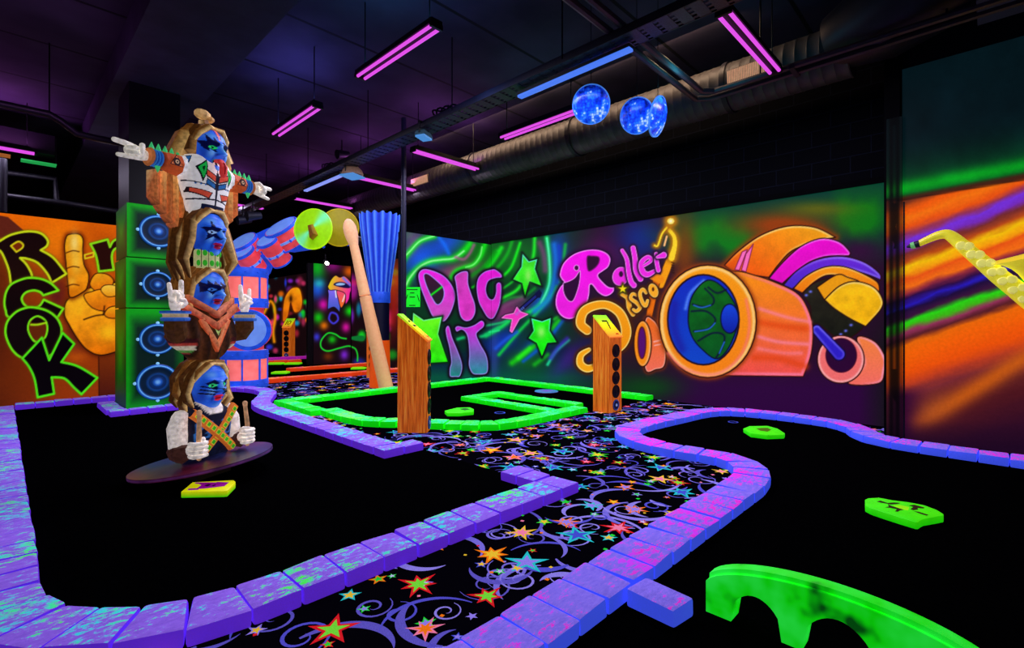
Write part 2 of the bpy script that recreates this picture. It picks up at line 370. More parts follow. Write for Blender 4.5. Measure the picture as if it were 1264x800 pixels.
# ---- ROCK wall (left)
def mural_rock():
    c = Canvas('y', YR, -190, 195, 2.775, 1.0, .0115)
    n = fbm(c.X, c.Y, 40)
    c.fill((150, 52, 8)); c.blend((238, 104, 4), np.clip(1.15-(c.Y-262)/105 + (n-.5)*.9, 0, 1)); c.blend((52, 16, 10), np.clip((330-c.Y)/20, 0, 0)+np.clip((70-c.X)/90, 0, 1)*np.clip((c.Y-280)/50+(n-.5), 0, 1)*.8)
    c.blob(70, 300, 30, 30, (250, 130, 10), .7, tex=.3); c.blob(20, 470, 50, 25, (110, 40, 8), .6, tex=.3); c.blob(95, 440, 14, 8, (215, 95, 8), .7)
    c.blob(70, 362, 14, 26, (88, 22, 26), .8); c.blob(96, 410, 14, 24, (96, 34, 34), .8); c.blob(130, 465, 25, 25, (150, 62, 10), .6, tex=.4); c.blob(146, 470, 10, 40, (210, 100, 12), .6)
    c.shape([(0, 266, S), (10, 268, S), (30, 285, S), (-20, 300, S), (-40, 280, S)], (96, 34, 22), smooth=False, hw=.5)
    # raised hand
    Y1, Y2, ol = (255, 186, 30), (226, 110, 6), (38, 12, 4)
    c.shape(ZB([(812, 400), (980, 380), (1120, 400), (1120, 900), (815, 900)]), (128, 48, 10), (70, 20, 14), name='painted_hand', smooth=False, outline=(50, 14, 6), hw=2)
    c.shape([(82, 372), (95, 362), (112, 355), (135, 350), (165, 350), (180, 390), (170, 425), (147, 433), (124.5, 438.5), (108, 432), (96, 418.5), (86, 402), (79.5, 388)], Y1, Y2, (.2, 1), ol, 1.6, name='painted_hand', tex=.16, halo=(90, 28, 6), hw=4)
    c.blob(135, 410, 14, 10, (255, 190, 24), .9); c.blob(92, 380, 9, 10, (250, 176, 24), .7)
    c.shape(ZA([(575, 195), (650, 195), (683, 240), (680, 330), (690, 440), (730, 530), (720, 620), (690, 665), (580, 715), (560, 600), (545, 450), (532, 300), (545, 220)]), (252, 178, 26), (226, 118, 8), (-.4, .6), ol, 1.4, name='painted_hand', tex=.12, halo=(120, 40, 4), hw=4)
    c.blob(92, 300, 5, 12, (255, 226, 130), .8); c.blob(94, 324, 6, 14, (255, 206, 70), .7); c.blob(89, 348, 5, 6, (255, 200, 60), .6)
    for y0 in (338, 468, 615): c.glow(ZA([(545, y0+10), (600, y0-8), (650, y0)]), (70, 24, 4), .8, .9)
    c.shape([(111, 350), (118, 338), (132, 338.6), (140, 346), (136, 356), (125, 360), (116, 358)], (250, 170, 24), (220, 104, 8), (.2, 1), ol, 1.2, name='painted_hand', tex=.12)
    c.shape(ZA([(690, 700), (760, 665), (830, 650), (880, 690), (980, 700), (1100, 640), (1100, 800), (900, 830), (760, 800)]), (246, 150, 18), (214, 96, 8), (.3, 1), ol, 1.2, name='painted_hand', tex=.14)
    c.shape([(124.5, 358), (130, 352), (144, 353), (152, 360), (144, 365), (132, 366)], (255, 206, 70), (240, 150, 20), outline=ol, ow=1, name='painted_hand')
    c.shape(ZB([(860, 80), (900, 30), (990, 20), (1060, 60), (1040, 110), (930, 120), (880, 110)]), (252, 176, 26), (220, 110, 8), outline=ol, ow=1.2, name='painted_hand')
    c.glow(ZB([(690, 130), (780, 100), (850, 90)]), ol, 1, .9); c.glow(ZB([(860, 20), (850, 90)]), ol, 1, .9)
    # letters
    gl = (176, 236, 20); dk = (22, 6, 8)
    kw = dict(ow=2.6, halo=(90, 110, 4), hw=2.2)
    c.shape(ZA([(-60, 290), (0, 250), (90, 200), (220, 172), (330, 185), (390, 240), (385, 290), (335, 325, S), (440, 390), (545, 520, S), (425, 595, S), (390, 520), (310, 430), (220, 395), (165, 390, S), (215, 440), (255, 510), (265, 555, S), (180, 570), (90, 610, S), (75, 500), (40, 400), (0, 330), (-60, 320)]), dk, (30, 12, 8), outline=(206, 222, 24), name='painted_letter#R', **kw)
    c.shape(ZA([(90, 290, S), (150, 255), (190, 280), (180, 310), (135, 340, S)]), (120, 40, 8), outline=(214, 200, 20), ow=2.2, hw=1)
    c.shape([(13.5, 351.5), (24, 346), (36, 343), (51, 344.5), (63, 350), (72, 358.5, S), (53.5, 364.5, S), (49.5, 360.5), (41.5, 358.5), (32, 361), (27, 367.5), (28.5, 374), (34, 379), (42, 380), (49, 377.5), (54, 370, S), (65, 375), (78, 381, S), (71.5, 391, S), (60, 396), (40, 396), (12, 392), (7, 383), (5.5, 373), (7.5, 361)], dk, (14, 6, 8), outline=(120, 232, 22), name='painted_letter#C', **kw)
    c.shape(ZB([(270, 30), (380, 55), (460, 110), (500, 180), (505, 240), (480, 330), (420, 420), (300, 455), (185, 445), (110, 390), (60, 300), (45, 220), (65, 140), (130, 70), (200, 38)]), (16, 6, 10), outline=(110, 234, 22), name='painted_letter#O', **kw)
    c.shape(ZB([(310, 103), (370, 135), (390, 200), (375, 270), (340, 300), (290, 312), (250, 265), (230, 200), (250, 135)]), (98, 36, 10), outline=(120, 232, 22), ow=2.3, hw=1)
    c.shape(ZB([(262, 160), (280, 122), (312, 112), (350, 130), (372, 152)]), dk, hw=.6); c.glow(ZB([(255, 172), (310, 172), (378, 156)]), (170, 236, 20), 1.3, 1)
    c.shape(ZB([(345, 280, S), (405, 465, S), (515, 240, S), (610, 330, S), (505, 480, S), (640, 515), (800, 610, S), (670, 745, S), (610, 690), (530, 615), (425, 605, S), (445, 740, S), (310, 770, S), (285, 620), (240, 520), (185, 450, S)]), (8, 3, 8), outline=(80, 232, 26), name='painted_letter#K', **kw)
    c.shape(ZA([(745, 275, S), (885, 238, S), (905, 300, S), (935, 250), (1000, 228), (1070, 250), (1090, 330), (1090, 490, S), (1000, 490, S), (1010, 360), (985, 310), (940, 320), (920, 380), (935, 487, S), (815, 500, S), (790, 370)]), (40, 12, 8), outline=(140, 226, 24), name='painted_letter#n', **kw)
    c.shape(ZA([(697, 365, S), (770, 345, S), (770, 378, S), (700, 395, S)]), (170, 60, 8), outline=(226, 200, 24), ow=2, hw=1, name='painted_letter#dash')
    return c.build('mural_panel', 'orange mural with dark ROCK lettering and a giant raised finger hand behind the speaker tower')
# ---- DIG IT partition and the wall right of it share one swirl background
def swirls(c):
    gn, bl = (20, 232, 30), (20, 70, 235)
    c.fill((6, 52, 30)); n = fbm(c.X, c.Y, 26)
    c.blend((10, 20, 70), np.clip((c.Y-405)/45+(n-.5)*1.2, 0, .85)); c.blend((4, 92, 60), np.clip((c.Y-445)/25, 0, .8))
    c.blob(520, 320, 26, 22, (20, 90, 245), .9, -.5); c.blob(555, 300, 30, 14, (24, 70, 235), .9, -.4); c.blob(510, 300, 9, 20, (150, 60, 150), .6, .6); c.blob(505, 290, 8, 8, (120, 120, 130), .5)
    c.blob(568, 335, 36, 12, (176, 60, 130), .85, -.25); c.blob(590, 310, 30, 22, (20, 130, 20), .7); c.blob(640, 320, 34, 26, (10, 120, 24), .75, tex=.4); c.blob(690, 310, 14, 26, (14, 60, 190), .7)
    c.blob(625, 385, 26, 10, (150, 40, 120), .8, -.3); c.blob(620, 420, 22, 14, (16, 50, 190), .8, -.6); c.blob(662, 425, 30, 10, (18, 60, 210), .8, -.7); c.blob(668, 372, 20, 10, (20, 70, 220), .8, -.8); c.blob(700, 445, 26, 10, (60, 30, 150), .7, -.8); c.blob(650, 445, 30, 14, (16, 110, 16), .7)
    c.blob(610, 440, 6, 40, (60, 80, 180), .5)
    for pts, cc, w_ in [(ZC([(0, 360), (90, 240), (190, 140), (330, 90)]), gn, 4), (ZC([(0, 330), (90, 240), (190, 140), (330, 90)]), (140, 255, 150), 1.2),
        (ZC([(40, 600), (90, 500), (180, 400), (280, 345), (400, 325), (520, 310), (620, 240), (680, 170)]), gn, 4.5), (ZC([(40, 600), (90, 500), (180, 400), (280, 345), (400, 325), (520, 310), (620, 240)]), (150, 255, 160), 1.3),
        (ZC([(490, 510), (540, 440), (620, 405), (720, 370), (790, 280), (830, 170)]), gn, 3.5), (ZC([(640, 400), (720, 370), (780, 290), (800, 200)]), (120, 255, 120), 1.1), (ZC([(300, 670), (420, 590), (700, 600), (760, 500)]), gn, 1.6),
        (ZC([(860, 400), (920, 320), (960, 250)]), gn, 3), (ZE([(110, 250), (160, 190), (210, 50)]), (20, 240, 30), 2), (ZE([(100, 390), (190, 340), (240, 260), (290, 140), (300, 20)]), (30, 240, 40), 2.4), (ZE([(0, 195), (60, 130), (95, 80)]), gn, 3),
        (ZE([(0, 620), (90, 570), (160, 520), (260, 480), (340, 420), (390, 300), (390, 150), (375, 20)]), (20, 230, 90), 3.2), (ZE([(340, 420), (390, 300), (390, 150), (375, 20)]), (90, 255, 190), 1.2), (ZE([(80, 740), (200, 600), (330, 460), (430, 330), (470, 200), (490, 60)]), (16, 200, 70), 2.4),
        (ZE([(160, 790), (280, 700), (350, 640), (450, 530)]), (24, 200, 20), 4), (ZE([(380, 800), (430, 720), (510, 650)]), (30, 220, 150), 2), (ZE([(200, 760), (270, 700)]), (40, 240, 30), 3), (ZD([(560, 350), (640, 330), (810, 320), (960, 240)]), (20, 200, 110), 2.2)]:
        c.glow(pts, cc, w_, .92)
    for pts, cc, w_ in [(ZE([(10, 240), (70, 200), (130, 120), (160, 40)]), (16, 190, 30), 2.4), (ZE([(105, 330), (170, 280), (215, 200)]), (20, 220, 40), 1.6), (ZE([(60, 440), (150, 390), (230, 380), (300, 330)]), (14, 150, 40), 2.2), (ZE([(420, 60), (430, 160), (415, 300), (380, 400), (300, 470)]), (20, 120, 235), 4), (ZE([(450, 70), (455, 180), (440, 300)]), (14, 60, 200), 3),
        (ZE([(0, 560), (100, 540), (160, 510)]), (30, 210, 120), 1.6), (ZE([(60, 700), (130, 640), (190, 600)]), (30, 90, 235), 2.6), (ZE([(230, 780), (330, 700), (420, 600), (480, 520)]), (10, 90, 220), 2.4), (ZE([(300, 800), (380, 740)]), (20, 190, 30), 3), (ZE([(20, 600), (80, 590)]), (40, 240, 140), 1.2), (ZE([(400, 760), (450, 690), (500, 640)]), (60, 40, 200), 3), (ZE([(420, 520), (450, 500)]), (30, 200, 40), 2),
        (ZC([(380, 110), (430, 180), (470, 260)]), (20, 110, 250), 3), (ZC([(700, 480), (760, 440), (860, 360), (930, 250)]), (12, 150, 24), 3.4), (ZC([(540, 300), (620, 320), (680, 260), (720, 180)]), (170, 90, 140), 2.2)]:
        c.glow(pts, cc, w_, .75)
    for pts in (ZE([(330, 50), (355, 120), (365, 220)]), ZE([(60, 470), (130, 430), (230, 390)])): c.glow(pts, (150, 70, 130), 4, .6)
PK, PK2, VIO = (238, 26, 226), (206, 60, 186), (170, 150, 255)
def letter_G(c):
    c.shape([(587.5, 355), (590, 342.5), (597.5, 335), (607, 332), (612, 332.4), (619, 338), (619.5, 343), (612, 344), (604, 347), (601, 354), (601, 361), (604, 367.5), (608.5, 368.5), (611.5, 361), (612, 351), (616, 348), (619.5, 353), (618, 374), (612, 390), (607, 394.5), (601, 392), (595, 382.5), (590, 372)], PK, (214, 50, 190), outline=(24, 4, 30), ow=1.6, rim=VIO, rw=.7, tex=.12, name='painted_letter#G', halo=(20, 4, 26), hw=2.4)
def mural_dig():
    c = Canvas('y', YD, 498.6, 606.4, 2.87, .55, .0105); swirls(c)
    ol = dict(outline=(22, 4, 28), ow=1.6, rim=VIO, rw=.75, tex=.12, halo=(14, 6, 24), hw=2.6)
    c.shape(ZC([(165, 480), (195, 425), (250, 412), (350, 440), (440, 492), (510, 580), (542, 680), (520, 790), (480, 880), (430, 938), (380, 930), (310, 890), (265, 800), (225, 700), (185, 590)]), PK, (200, 84, 190), name='painted_letter#D', **ol)
    c.shape(ZC([(225, 480), (265, 465), (350, 530), (415, 600), (425, 680), (395, 750), (350, 765), (300, 690), (250, 580)]), (34, 30, 44), (60, 14, 50), (0, -1), outline=VIO, ow=1.0, hw=1)
    c.glow(ZC([(300, 672), (400, 596)]), (20, 230, 30), 1.3, 1)
    c.shape(ZC([(525, 490), (580, 445), (640, 432), (668, 455), (670, 560), (700, 660), (735, 760), (738, 850), (700, 920), (640, 937), (590, 900), (565, 820), (550, 680), (535, 560)]), PK2, (226, 50, 200), name='painted_letter#I', **ol)
    letter_G(c)
    ol2 = dict(ol); 
    c.shape(ZD([(435, 250), (460, 212), (485, 235), (510, 330), (560, 450), (600, 560), (610, 640), (585, 720), (540, 728), (480, 720), (475, 640), (490, 570), (470, 430), (445, 330)]), (236, 30, 216), (26, 140, 130), name='painted_letter#I2', **ol2)
    c.shape(ZD([(530, 240), (560, 215), (640, 228), (720, 205), (790, 162), (825, 185), (820, 230), (770, 275), (752, 310), (790, 400), (845, 500), (865, 600), (850, 690), (760, 705), (700, 690), (665, 610), (668, 500), (660, 380), (640, 300), (600, 262), (550, 280)]), (240, 20, 222), (34, 150, 160), name='painted_letter#T', **ol2)
    c.shape(ZD([(115, 80, S), (225, 155, S), (410, 122, S), (372, 300, S), (468, 577, S), (290, 588, S), (120, 520, S), (20, 580, S), (60, 330, S), (0, 200, S), (110, 190, S)]), (110, 246, 30), (40, 238, 12), outline=(4, 40, 14), ow=1.4, rim=(120, 255, 170), rw=.8, rimdir=(0, -1), tex=.2, name='painted_star', halo=(4, 40, 16), hw=2)
    return c.build('mural_panel', 'swirling mural with pink DIG IT lettering on the low partition wall')
def star(cx, cy, r, rot=-math.pi/2, k=.42, n=5): return [(cx+math.cos(rot+i*math.pi/n)*(r if i % 2 == 0 else r*k), cy+math.sin(rot+i*math.pi/n)*(r if i % 2 == 0 else r*k), S) for i in range(2*n)]
def mural_skate():
    c = Canvas('x', XW-.05, 606.6, 1092, 2.88, .85, .0098); swirls(c)
    X, Y = c.X, c.Y; n = fbm(X, Y, 34); t = np.clip((X-690)/50, 0, 1)
    bg = np.zeros(c.C.shape); bg[:] = (40, 10, 40)
    def bl(cc, a): bg[:] = bg*(1-a[..., None])+np.array(cc, float)*a[..., None]
    bl((12, 40, 30), np.clip((Y-430)/50, 0, 1)*np.clip((860-X)/110, 0, 1)); bl((46, 4, 62), np.clip((Y-440)/40, 0, 1)*np.clip((X-800)/60, 0, 1)*.9)
    bl((2, 60, 50), np.clip((330-Y)/60, 0, 1)*np.clip((X-820)/20, 0, 1)*.9); bl((16, 30, 130), np.exp(-((X-790)/30)**2-((Y-295)/28)**2)); bl((90, 6, 90), np.exp(-((X-730)/36)**2-((Y-315)/20)**2)*.8)
    bl((8, 120, 24), np.clip(np.exp(-((X-890)/62)**2-((Y-292)/24)**2)*1.5*(n*1.5), 0, 1)); bl((10, 116, 20), np.clip(np.exp(-((X-1058)/34)**2-((Y-268)/34)**2)*2.0*n, 0, 1))
    bl((150, 60, 10), np.clip(np.exp(-((X-965)/55)**2-((Y-278)/16)**2)*1.1, 0, 1)); bl((120, 110, 10), np.clip(np.exp(-((X-1010)/46)**2-((Y-258)/10)**2)*.7, 0, 1)); bl((130, 60, 10), np.exp(-((X-845)/16)**2-((Y-310)/50)**2)*.85)
    bl((60, 4, 60), np.exp(-((X-1060)/24)**2-((Y-310)/14)**2)*.7); bl((20, 20, 22), np.clip((X-1060)/30, 0, 1)*np.clip((Y-370)/60, 0, 1)*.8)
    bl((30, 24, 110), np.exp(-((X-725)/20)**2-((Y-440)/24)**2)*.8); bl((90, 20, 90), np.exp(-((X-700)/14)**2-((Y-440)/30)**2)*.6); bl((8, 70, 20), np.exp(-((X-800)/40)**2-((Y-478)/14)**2)*.8); bl((60, 34, 20), np.exp(-((X-800)/40)**2-((Y-400)/40)**2)*.7)
    c.C[:] = c.C*(1-t[..., None])+bg*t[..., None]
    letter_G(c)
    gs = dict(outline=(6, 24, 16), ow=1.5, rim=(90, 250, 220), rw=.8, rimdir=(0, -1), tex=.16, halo=(4, 24, 20), hw=2)
    c.shape(ZE([(222, 108, S), (265, 160, S), (320, 145, S), (305, 210, S), (345, 318, S), (270, 290, S), (240, 385, S), (220, 300, S), (162, 275, S), (215, 195, S)]), (70, 226, 40), (30, 236, 20), smooth=False, name='painted_star#1', **gs)
    c.shape(ZE([(275, 510, S), (345, 530, S), (403, 508, S), (395, 590, S), (440, 665, S), (380, 670, S), (345, 758, S), (310, 670, S), (258, 638, S), (290, 590, S)]), (30, 236, 20), (20, 238, 14), smooth=False, name='painted_star#2', **gs)
    c.blob(668, 410, 5, 7, (170, 250, 120), .8); c.blob(652, 340, 4, 8, (170, 240, 120), .7)
    c.stroke(ZE([(180, 490), (315, 372)]), 2.2, (26, 34, 120), smooth=False, outline=(4, 4, 24), ow=1.2, name='painted_guitar', hw=1); c.shape(ZE([(300, 362), (330, 336), (345, 358), (335, 388), (312, 388)]), (8, 14, 60), smooth=False, name='painted_guitar', hw=1)
    c.shape(ZE([(190, 446, S), (212, 474, S), (258, 490, S), (205, 520, S), (160, 602, S), (148, 592, S), (162, 520, S), (98, 512, S), (120, 495, S), (172, 484, S)]), (240, 40, 190), (255, 70, 200), smooth=False, outline=(255, 150, 230), ow=1, name='painted_guitar', halo=(20, 6, 30), hw=1.5)
    for k in range(6): c.glow(ZE([(182+k*9, 486-k*8), (190+k*9, 496-k*8)]), (120, 150, 230), .5, .8, False)
    # glowing dancer beside the wheel
    yd = (255, 214, 40)
    c.stroke([(829, 316), (822, 334), (816, 352)], (4.6, 5.2, 4), (250, 158, 12), outline=(90, 40, 2), ow=1, name='painted_dancer', hw=2); c.stroke([(811, 344), (806, 366), (801, 392)], (4.4, 4.6, 3.8), (236, 110, 8), outline=(70, 26, 2), ow=1, name='painted_dancer', hw=2); c.stroke([(805, 340), (815, 345)], 5, (246, 140, 10), name='painted_dancer', hw=2)
    c.stroke([(826, 284), (832, 292), (833, 303), (829, 318)], (2.2, 2.4, 2.8, 4), yd, halo=(190, 120, 6), hw=4, name='painted_dancer'); c.stroke([(823, 281), (817, 289), (812, 303), (808, 303)], 1.2, yd, halo=(170, 100, 6), hw=3, name='painted_dancer'); c.stroke([(823, 292), (820, 303)], 1.2, (255, 190, 120), hw=2)
    c.ellipse(828, 273, 4.4, 3.8, (255, 224, 90), halo=(210, 130, 8), hw=5, name='painted_dancer'); c.blob(828, 273, 2, 2, (255, 255, 220), 1)
    for k in range(5): c.glow([(829, 324+k*3), (832, 325+k*3)], (40, 14, 2), .7, .9, False)
    # Roller
    ol = dict(outline=(26, 2, 40), ow=1.6, rim=(255, 150, 255), rw=.9, tex=.05, halo=(40, 4, 50), hw=3.2)
    mg = (246, 8, 232)
    c.shape(ZF([(75, 350), (110, 250), (200, 170), (320, 130), (430, 130), (510, 165), (540, 220), (520, 290), (470, 330), (430, 365), (470, 420), (520, 462), (572, 468, S), (568, 510), (530, 545), (480, 555), (420, 520), (360, 450), (350, 530), (330, 610), (280, 700), (200, 755), (130, 755), (70, 710), (38, 630), (45, 540), (80, 465), (112, 428), (92, 400)]), mg, (236, 30, 220), name='painted_letter#R', **ol)
    c.shape(ZF([(112, 432, S), (165, 415), (215, 385), (250, 335), (264, 330), (258, 420), (235, 510), (200, 590), (160, 592), (125, 545), (110, 490)]), (44, 4, 52), outline=(255, 160, 255), ow=.8, hw=1); c.ellipse(*ZF([(230, 296)])[0], 3, 3.4, (60, 4, 60), outline=(255, 160, 255), ow=.9, hw=1)
    c.shape(ZF([(325, 200), (370, 190), (430, 200), (430, 250), (390, 300), (335, 320)]), (44, 4, 44), outline=(120, 8, 110), ow=1.2, hw=1)
    pk = (240, 40, 226); o2 = dict(outline=(34, 2, 44), ow=1.3, rim=(255, 170, 255), rw=.6, halo=(50, 4, 56), hw=2)
    c.ellipse(*ZF([(625, 372)])[0], 10.6, 12.4, pk, .3, name='painted_letter#o', **o2); c.ellipse(*ZF([(630, 352)])[0], 2.6, 3.6, (50, 4, 54), hw=1)
    c.stroke(ZF([(640, 140), (682, 220), (700, 340), (720, 420), (745, 452)]), (3, 3.8, 4.2), pk, name='painted_letter#l1', **o2)
    c.stroke(ZF([(738, 118), (755, 210), (765, 320), (805, 395)]), (3.8, 4, 4.2), pk, name='painted_letter#l2', **o2)
    c.stroke(ZF([(830, 280), (900, 230), (870, 200), (815, 250), (825, 330), (870, 355), (930, 325)]), (2.6, 3, 3.6, 4.4, 4.4, 3), pk, name='painted_letter#e', **o2)
    c.stroke(ZF([(945, 170), (950, 240), (965, 318)]), (3, 3.4, 3.4), pk, name='painted_letter#r', **o2); c.stroke(ZF([(955, 200), (1012, 182)]), (2.4, 4.6), pk, name='painted_letter#r', **o2)
    # Disco
    oy = dict(outline=(50, 16, 4), ow=1.4, rim=(255, 226, 130), rw=.9, halo=(80, 34, 4), hw=3)
    c.stroke(ZG([(165, 385), (112, 330), (135, 235), (220, 185), (330, 178), (430, 240), (480, 350), (480, 440), (430, 520), (330, 570)]), (6.4, 6.8, 6.4, 6, 6.6, 7.2, 7, 6), (248, 160, 16), (240, 140, 10), name='painted_letter#D', **oy)
    c.stroke(ZG([(180, 545), (115, 590), (110, 660), (165, 700), (240, 680)]), (3.4, 4.8, 5.6, 5.6, 4.6), (250, 166, 18), name='painted_letter#D', **oy)
    c.stroke(ZG([(250, 300), (250, 650)]), 5, (246, 156, 16), smooth=False, name='painted_letter#D', **oy)
    yo = (250, 170, 36); o3 = dict(oy); o3.update(rw=.6, hw=2)
    c.stroke(ZF([(635, 535), (690, 570), (705, 650), (738, 712)]), (2.6, 3.6, 4, 3.6), yo, name='painted_letter#i', **o3)
    c.stroke(ZF([(772, 545), (735, 530), (718, 570), (770, 610), (800, 650), (770, 685), (740, 670)]), (2.2, 2.8, 3, 3.2, 3, 2.4), yo, name='painted_letter#s', **o3)
    c.stroke(ZF([(855, 520), (825, 490), (800, 530), (820, 600), (850, 635), (868, 590)]), (2.6, 3, 3, 3.2, 2.6), yo, name='painted_letter#c', **o3)
    c.ellipse(*ZF([(920, 500)])[0], 6.4, 9.6, yo, -.35, name='painted_letter#o2', **o3); c.ellipse(*ZF([(918, 488)])[0], 1.6, 2.6, (90, 40, 6), hw=1)
    c.shape(star(*ZF([(645, 485)])[0], 7), (250, 226, 20), smooth=False, outline=(60, 60, 4), ow=1.2, name='painted_star#3', halo=(80, 60, 4), hw=2)
    # small wheel
    oo = dict(outline=(40, 8, 6), ow=1.5)
    c.shape(ZG([(640, 305), (715, 302), (770, 400), (812, 560), (800, 680), (735, 708), (640, 700)]), (236, 104, 22), (246, 110, 90), rim=(255, 170, 150), rw=.8, name='painted_wheel#1', halo=(110, 40, 20), hw=3, **oo)
    c.ellipse(*ZG([(622, 495)])[0], 10.8, 28.4, (248, 140, 16), rim=(255, 190, 130), rw=1.2, rimdir=(1, 0), name='painted_wheel#1', **oo); c.ellipse(*ZG([(616, 488)])[0], 4.8, 19.5, (84, 10, 110), outline=(90, 20, 30), ow=1.6, name='painted_wheel#1', hw=1)
    c.glow(ZG([(715, 480), (775, 465)]), (255, 190, 190), 1, .8, False); c.glow(ZG([(720, 510), (770, 500)]), (255, 190, 190), .8, .8, False)
    # boot
    ob = dict(outline=(40, 10, 8), ow=1.5)
    c.shape(ZI([(15, 245, S), (80, 180), (180, 110), (300, 70), (420, 75), (515, 120, S), (420, 140), (320, 180), (260, 240), (215, 300, S), (110, 285), (50, 270)]), (248, 164, 20), (240, 84, 8), (-.5, 1), rim=(255, 210, 110), rw=1.2, rimdir=(0, -1), tex=.08, name='painted_boot', halo=(150, 60, 8), hw=5, **ob)
    for q in ([(62, 265), (95, 185), (118, 175), (82, 268)], [(92, 268), (112, 195), (145, 150), (112, 275)]): c.shape(ZI([(*p, S) for p in q]), (255, 110, 190), smooth=False, outline=(120, 20, 70), ow=1, name='painted_boot', hw=1)
    c.shape(ZI([(215, 305, S), (280, 230), (360, 160), (450, 125), (530, 140), (578, 185), (575, 203, S), (480, 205), (400, 230), (330, 280), (275, 328, S)]), (244, 6, 214), (226, 10, 190), rim=(255, 120, 255), rw=1, rimdir=(.3, -1), tex=.06, name='painted_boot', **ob)
    c.shape(ZI([(370, 370), (430, 320), (520, 300), (600, 320), (640, 420), (640, 520), (560, 580), (520, 572), (440, 512), (408, 505), (400, 430)]), (40, 34, 24), (20, 22, 14), tex=.25, name='painted_boot', **ob)
    c.shape(ZI([(280, 335, S), (340, 270), (430, 220), (540, 205), (640, 230), (710, 280), (718, 312, S), (650, 285), (560, 262), (470, 262), (400, 290), (320, 352, S)]), (110, 40, 220), (70, 40, 200), rim=(150, 120, 255), rw=1.4, rimdir=(.3, -1), name='painted_boot', **ob)
    c.shape(ZI([(325, 350, S), (380, 295), (460, 255), (540, 250), (620, 275), (700, 320), (712, 364, S), (640, 335), (560, 300), (480, 290), (420, 320), (365, 370, S)]), (252, 156, 20), (244, 120, 10), rim=(255, 210, 120), rw=1, rimdir=(0, -1), name='painted_boot', **ob)
    c.shape(ZI([(430, 345, S), (520, 288), (570, 300), (620, 322), (530, 345), (465, 402, S)]), (240, 156, 14), name='painted_boot', **ob)
    c.shape(ZI([(465, 400, S), (530, 340), (600, 318), (680, 340), (722, 390), (720, 440), (650, 520, S), (580, 485), (510, 440)]), (248, 190, 20), (250, 180, 10), rim=(255, 220, 130), rw=1.2, rimdir=(.5, -1), tex=.12, name='painted_boot', **ob)
    for q in ((383, 380), (402, 364), (538, 556), (560, 540), (584, 514)): c.blob(*ZI([q])[0], 2, 1.5, (110, 120, 255), 1)
    c.shape(ZI([(610, 570), (690, 588), (738, 660), (735, 720), (708, 776), (570, 776), (640, 690)]), (250, 130, 60), (250, 110, 100), rim=(255, 160, 200), rw=1.4, rimdir=(1, -.4), name='painted_wheel#2', **ob)
    c.ellipse(*ZI([(538, 668)])[0], 29, 29.5, (246, 110, 110), rim=(255, 170, 170), rw=1.4, name='painted_wheel#2', **ob); c.ellipse(*ZI([(540, 650)])[0], 19, 21, (44, 4, 50), outline=(70, 10, 40), ow=1.3, name='painted_wheel#2', hw=1)
    c.stroke(ZI([(430, 535), (530, 645)]), (6, 7.6), (46, 30, 200), rim=(130, 120, 255), rw=1.4, rimdir=(.6, -1), name='painted_boot', smooth=False, outline=(14, 6, 60), ow=1.5)
    # big front wheel
    c.shape(ZI([(50, 272), (150, 290), (250, 325), (340, 370), (385, 430), (412, 520), (406, 640), (370, 746, S), (60, 742, S), (-150, 700), (-150, 300)]), (250, 146, 12), (244, 78, 74), tex=.05, rim=(255, 120, 150), rw=2, rimdir=(1, .3), name='painted_wheel#3', **ob)
    for q, a in (([(170, 440), (300, 480), (400, 500)], .75), ([(165, 565), (260, 590), (390, 600)], .8), ([(170, 620), (280, 640), (360, 640)], .6)): c.glow(ZI(q), (255, 130, 150), 2.6, a)
    for q in ([(165, 500), (280, 520), (380, 530)], [(150, 660), (260, 665), (380, 700)]): c.glow(ZI(q), (226, 62, 8), 5, .6)
    c.ellipse(*ZH([(268, 497)])[0], 60, 69.5, (250, 156, 14), c2=(250, 130, 20), gdir=(.2, 1), rim=(255, 206, 120), rw=2.2, name='painted_wheel#3', outline=(44, 10, 8), ow=1.8, halo=(150, 60, 10), hw=4)
    c.glow(ZH([(90, 640), (150, 700), (250, 735), (340, 720), (420, 640), (455, 520), (440, 400)]), (255, 120, 110), 2.2, .7)
    c.ellipse(*ZH([(248, 490)])[0], 44, 55.6, (14, 40, 190), c2=(14, 70, 200), outline=(30, 6, 20), ow=2.2, name='painted_wheel#3', hw=1)
    c.glow(ZH([(120, 420), (115, 520), (150, 620)]), (30, 20, 150), 6, .6); c.glow(ZH([(168, 440), (190, 370), (250, 315)]), (90, 140, 255), 2.2, .8)
    c.shape(ZH([(180, 480), (200, 380), (270, 312), (350, 360), (405, 470), (370, 600), (310, 665), (240, 620), (195, 560)]), (8, 96, 20), (4, 84, 30), outline=(4, 10, 40), ow=1.6, tex=.2, name='painted_wheel#3', hw=1)
    for q in ([(270, 345), (310, 370), (350, 355)], [(255, 350), (292, 390), (290, 420), (250, 432), (200, 420)], [(195, 452), (260, 452), (302, 490), (270, 530), (205, 542)], [(225, 585), (290, 550), (340, 560), (335, 610), (305, 660)]): c.glow(ZH(q), (6, 14, 50), 1.2, .95)
    for q in ([(280, 425), (240, 435), (205, 425)], [(300, 505), (270, 532), (210, 543)], [(342, 590), (320, 640)]): c.glow(ZH(q), (40, 110, 220), .9, .9)
    c.ellipse(*ZH([(366, 485)])[0], 11, 18, (20, 70, 220), c2=(10, 30, 160), outline=(6, 10, 50), ow=1.6, name='painted_wheel#3', hw=1)
    return c.build('mural_panel', 'long mural with Roller Disco lettering and a giant roller skate on the right wall')
XS = 6.62
